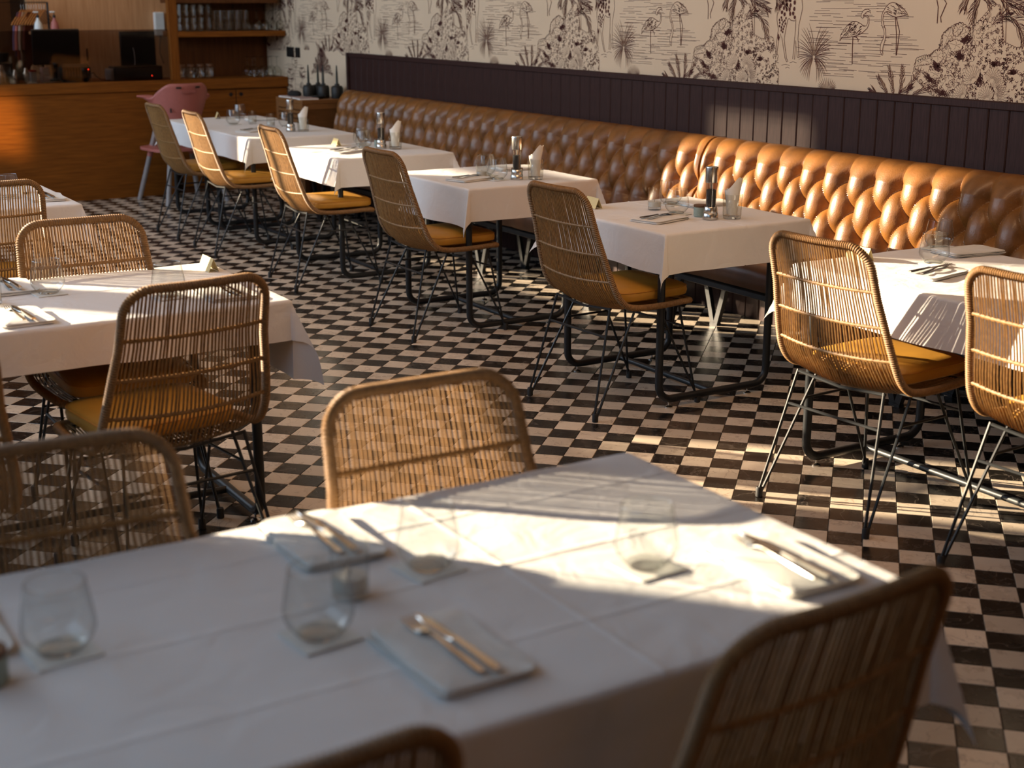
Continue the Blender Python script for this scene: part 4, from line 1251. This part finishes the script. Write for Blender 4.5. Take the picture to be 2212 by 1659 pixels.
# clutter at the left end of the counter
def b_shaker(t):
    MB().lathe([(.001, 0), (.030, 0), (.036, .09), (.034, .095), (.022, .125), (.018, .15), (.001, .153)], 20, cap0=False).build('can', M['steel'], t)
for q, (x, y, sc_) in enumerate(((2.50, .20, 1), (2.60, .14, .75), (2.70, .20, .8))):
    o = inst('shaker', b_shaker, 'steel_shaker', ('tall steel shaker at the left end of the bar', 'squat steel shaker on the bar in front of the hanging shirts', 'small steel shaker by the red-lidded tub')[q], 'shaker', (2.4+(x-2.4), YB+y, .9865))
    o.scale = (sc_, sc_, sc_)
for q, (x, y) in enumerate(((2.555, .12), (2.655, .12), (2.76, .13))):
    inst('short', b_short, 'short_tumbler', ('short tumbler between the steel shakers, leftmost on the bar', 'short tumbler in front of the steel shakers on the bar', 'short tumbler before the red-lidded tub on the bar')[q], 'glass', (x, YB+y, .9865))
tub = thing('red_lid_tub', 'white tub with a red lid on the bar', 'tub', (2.76, YB+.26, .9865))
MB().lathe([(.001, 0), (.032, 0), (.036, .085)], 20, cap0=False).build('tub_body', M['white'], tub)
MB().lathe([(.038, .085), (.038, .098), (.001, .103)], 20, cap0=False).build('lid', simple('red_lid', (.40, .03, .02), .5), tub)
nb = thing('napkin_box', 'small pale pink box by the radio on the bar', 'box', (2.86, YB+.24, .9865), .2)
MB().box(-.032, .032, -.025, .025, 0, .12, .003).build('carton', simple('pale_pink_card', (.46, .30, .26), .7), nb)
MB().box(-.026, .026, -.027, -.0245, .06, .11).build('front_label', M['coaster'], nb, False)
spk = thing('coffee_grinder', 'black grinder at the left edge of the bar', 'grinder', (2.545, YB+.36, .9865))
MB().box(-.07, .07, -.08, .08, 0, .17, .015).build('housing', M['black'], spk)
MB().lathe([(.05, .17), (.062, .21), (.064, .24), (.001, .243)], 20, cap0=False).build('hopper', M['matteblack'], spk)
# white pumps standing on the monitor line
for q, (x, lab) in enumerate(((2.975, 'white pump bottle above the till monitor, left one'), (3.115, 'pink pump bottle above the till monitor, right one'))):
    p_ = thing('pump_bottle', lab, 'bottle', (x, 12.94, 1.3885), 0)
    MB().lathe([(.001, 0), (.035, 0), (.038, .02), (.030, .07), (.012, .10), (.012, .115)], 18, cap0=False).build('bottle_body', M['white'] if q == 0 else M['pink'], p_)
    MB().lathe([(.013, .113), (.013, .135), (.004, .137), (.004, .155)], 12, cap0=False, cap1=True).build('collar', M['black'], p_)
    MB().box(-.035, .008, -.008, .008, .155, .168, .003).build('nozzle', M['white'], p_)
led2 = thing('back_shelf', 'narrow pale ledge behind the till monitor carrying pump bottles', 'shelf', (3.05, 12.95, 1.36))
MB().box(-.14, .12, -.06, .09, 0, .028, .003).build('board', M['ply'], led2)
MB().box(-.03, .01, .05, .09, -1.36, 0).build('post', M['ply'], led2, False)
# clothes rail with hangers and shirts
rk = thing('clothes_rail', 'black clothes rail with wooden hangers behind the bar', 'clothes rail', (2.75, 13.32, 0))
MB().tube([(-.5, 0, .012), (-.5, 0, 1.63), (.405, 0, 1.63), (.405, 0, .012)], .011, 8).build('frame', M['iron'], rk)
MB().box(-.53, -.47, -.22, .22, 0, .02, .003).build('foot', M['iron'], rk)
MB().box(.375, .435, -.20, .20, 0, .02, .003).build('foot', M['iron'], rk)
def b_hanger(t):
    MB().tube([(0, 0, .085), (0, .012, .095), (0, .02, .085), (0, .014, .070), (0, 0, .058), (0, 0, .01)], .0018, 6).build('hook', M['steel'], t)
    MB().tube([(0, -.21, -.115), (0, -.19, -.10), (0, -.10, -.045), (0, -.03, -.005), (0, 0, .010), (0, .03, -.005), (0, .10, -.045), (0, .19, -.10), (0, .21, -.115)], .0062, 6).build('yoke', M['hanger'], t)
hx_ = [2.925+.0225*q for q in range(10)]
for q, x in enumerate(hx_):
    inst('hanger', b_hanger, 'wooden_hanger', '%s wooden clothes hanger from the left on the rail behind the bar' % NTH[q], 'hanger', (x, 13.32, 1.555), R(-38), 'hangers on the clothes rail')
def shirt(x, c, lab, drop, w):
    t = thing('hanging_shirt', lab, 'shirt', (x, 13.32, 1.552), R(-38), 'shirts on the clothes rail')
    def fn(i, j):
        a = 2*math.pi*i/28; v = j/9
        y = w*math.cos(a)*(.45+.55*min(1, v*2.2))
        z = -.004-.13*abs(math.cos(a))*min(1, v*2.2) - max(0, v-.15)*drop
        return ((.010+.003*math.sin(5*a))*math.sin(a)*(.8+.5*v), y, z)
    MB().grid(28, 10, fn, True).build('body', c, t)
    for s in (-1, 1):
        MB().tube([(0, s*w*.86, -.12), (0, s*w*1.02, -.24), (0, s*w*1.06, -.33)], .03, 8, rf=lambda i: (.010, .013, .014)[i]).build('sleeve', c, t)
shirt(2.925, simple('lilac_jersey', (.14, .09, .17), .9), 'lilac shirt on the clothes rail', .30, .19)
shirt(2.9475, simple('coral_jersey', (.45, .15, .12), .9), 'coral pink shirt on the clothes rail', .42, .20)
shirt(2.970, simple('white_jersey', (.50, .42, .36), .9), 'white shirt on the clothes rail', .40, .19)
shirt(3.015, simple('rust_jersey', (.09, .018, .008), .9), 'dark rust shirt on the clothes rail', .46, .20)
# two near hangers at the very corner
for q, x in enumerate((2.60, 2.515)):
    inst('hanger', b_hanger, 'wooden_hanger', ('bare wooden hanger nearest the rail end at the top left corner', 'bare wooden hanger cut by the left edge at the top left corner')[q], 'hanger', (x, 13.35, 1.665), R(25))
hr = thing('hanger_hook_rail', 'short black rail holding the two bare hangers at the top left corner', 'clothes rail', (2.5, 13.35, 0))
MB().tube([(-.4, 0, 3.88), (-.4, 0, 1.757), (.2, 0, 1.757), (.2, 0, 3.88)], .008, 8).build('frame', M['iron'], hr)
# sockets on wall and wood
for q, (y, w_) in enumerate(((12.03, .075), (11.86, .045))):
    s_ = thing('wall_socket', ('wide black socket plate on the wallpaper', 'narrow black socket plate on the wallpaper')[q], 'socket', (XW, y, 1.205))
    MB().box(-.010, -.0005, -w_, w_, -.043, .043, .002).build('plate', M['black'], s_)
    MB().box(-.012, -.010, -w_*.6, w_*.6, -.025, .025, .001).build('socket_insert', M['matteblack'], s_)
so = thing('wall_socket', 'small dark socket on the plywood behind the screen', 'socket', (3.30, 13.55, 1.205))
MB().box(-.035, .035, -.010, -.0005, -.035, .035, .002).build('plate', M['black'], so)
sl = thing('door_pull', 'slim dark slot pull in the plywood behind the screen', 'handle', (3.535, 13.55, 1.16))
MB().box(-.006, .006, -.008, -.0005, -.055, .055, .001).build('grip', M['black'], sl)

# ------------------------------------------------------------------ cane cabinet with candle holders
cc = thing('cane_cabinet', 'low teak cabinet with woven cane front at the end of the banquette', 'cabinet', (4.51, 10.79, 0))
MB().box(0, .41, 0, .56, .835, .867, .003).build('top', M['cane'], cc, False)
MB().box(.02, .39, .03, .53, .08, .80).build('carcass', M['darkwood'], cc, False)
for x in (0, .37):
    for y in (0, .52):
        MB().box(x, x+.04, y, y+.04, 0, .835, .002).build('post', M['cane'], cc, False)
for z in (.08, .79):
    MB().box(.04, .37, .004, .034, z, z+.045).build('rail', M['cane'], cc, False)
    MB().box(.004, .034, .04, .52, z, z+.045).build('rail', M['cane'], cc, False)
cw = MB()
for q in range(24): cw.box(.045+.0138*q, .0505+.0138*q, .012, .016, .125, .79)
for q in range(48): cw.box(.04, .37, .0095, .0125, .128+.0138*q, .1335+.0138*q)
cw.build('cane_weave', M['cane'], cc, False)['kind'] = 'stuff'
for q in range(18):
    MB().box(.004, .020, .042, .518, .135+.0365*q, .158+.0365*q, .002).build('louvre_slat', M['cane'], cc, False)
def b_taper(t):
    MB().lathe([(.001, 0), (.047, 0), (.050, .006), (.050, .085), (.040, .100), (.020, .105), (.018, .118), (.001, .118)], 20, cap0=False).build('holder', M['matteblack'], t)
    MB().lathe([(.010, .118), (.0085, .20), (.005, .262), (.001, .268)], 10, cap0=False).build('taper_candle', simple('black_candle', (.010, .016, .013), .5), t)
for q, (x, y, z, lab) in enumerate(((4.705, 11.10, 0, 'leftmost black taper candle holder on the cane cabinet'), (4.80, 11.12, 0, 'black taper candle holder second from the left on the cane cabinet'), (4.79, 10.99, 0, 'black taper candle holder third from the left on the cane cabinet'), (4.86, 10.87, 0, 'black taper candle holder nearest the plum boards'))):
    inst('taper', b_taper, 'taper_holder', lab, 'candle holder', (x, y, .8675), q*.7, 'black taper candle holders')
tray = thing('black_dish', 'black shallow dish before the taper holders on the cane cabinet', 'dish', (4.72, 10.94, .868))
MB().lathe([(.001, 0), (.045, 0), (.062, .018), (.060, .022), (.040, .008), (.001, .006)], 24, cap0=False).build('dish_body', M['matteblack'], tray)
bb = thing('eyewear_pouch', 'black soft pouch on the magazines of the cane cabinet', 'pouch', (4.62, 11.20, .8795))
def fp(i, j):
    a = 2*math.pi*i/24; rr, zz = [(0, 0), (.9, 0), (1, .012), (.85, .03), (.5, .04), (0, .042)][j]
    return (.055*math.cos(a)*rr, .08*math.sin(a)*rr*(1+.1*math.sin(3*a)), zz)
MB().grid(24, 6, fp, True).build('pouch_body', M['black_fabric'], bb)
for q, (x, y, r_, lab) in enumerate(((4.60, 11.185, 4, 'pale magazine under the black pouch on the cane cabinet'), (4.60, 10.93, -6, 'pale magazine at the front of the cane cabinet'))):
    mg = thing('magazine', lab, 'magazine', (x, y, .8675), R(r_), 'magazines on the cane cabinet')
    MB().box(-.08, .08, -.11, .11, 0, .010, .001).build('pages', M['paper'], mg)
    MB().box(-.081, .081, -.111, .111, .0102, .0112).build('cover', simple('pink_cover_%d' % q, (.46, .34, .32), .5), mg, False)

# ------------------------------------------------------------------ pink high chair
hc = thing('high_chair', 'pink plastic child high chair with grey splayed legs before the bar', 'high chair', (3.78, 11.72, 0), R(8))
def fsh(i, j):
    n, m = 41, 15
    a = R(-205+230*i/(n-1)); v = j/(m-1)
    ba = abs(a+R(90))                                     # 0 at the back, grows towards the arms
    top = .985-.12*max(0, min(1, (ba-R(35))/R(45)))**1.3
    z = .665+(top-.665)*v
    r = .165+.085*v**.7
    fl = .03*max(0, (v-.85)/.15)*(1 if ba > R(75) else 0)
    return ((r+fl)*1.02*math.cos(a), (r+fl)*.86*math.sin(a), z)
sh = MB().grid(41, 15, fsh).build('seat_shell', M['pink'], hc)
mod = sh.modifiers.new('thickness', 'SOLIDIFY'); mod.thickness = .012
MB().lathe([(.001, .655), (.15, .655), (.168, .668), (.15, .675), (.001, .675)], 28, cap0=False).build('seat_pan', M['pink'], hc)
for x, y, a, w, h in ((-.085, -.212, -12, .022, .007), (.085, -.212, 12, .022, .007), (.0, -.218, 0, .065, .011), (-.14, -.155, -35, .007, .018)):
    z = {.022: .955, .065: .918, .007: .77}[w]
    MB().box(-w, w, -.004, .004, -h, h, .002).xform(Matrix.Translation((x, y, z)) @ Matrix.Rotation(R(a), 4, 'Z')).build('slot', M['black'] if w != .065 else simple('pink_grip', (.36, .115, .10)), hc)
for s in (-1, 1):
    MB().box(s*.235-.055, s*.235+.055, -.02, .17, .868, .885, .007).build('arm_rest', M['pink'], hc)
for sx in (-1, 1):
    for sy in (-1, 1):
        top = (.13*sx, .13*sy, .665); bot = (.275*sx, .275*sy, .0)
        p = lambda t: tuple(bot[q]+(top[q]-bot[q])*t for q in range(3))
        lg = MB().tube([p(0), p(1)], .020, 12).build('leg', M['grey_leg'], hc)
        MB().tube([p(.56), p(.70)], .0235, 12, rf=lambda i: (.022, .026)[i]).build('pink_sleeve', M['pink'], lg)
fo = [(.30*math.copysign(abs(math.cos(a))**.45, math.cos(a)), .245*math.copysign(abs(math.sin(a))**.45, math.sin(a))) for a in [2*math.pi*k/36 for k in range(36)]]
MB().prism(fo, .438, .460).build('foot_board', M['pink'], hc)
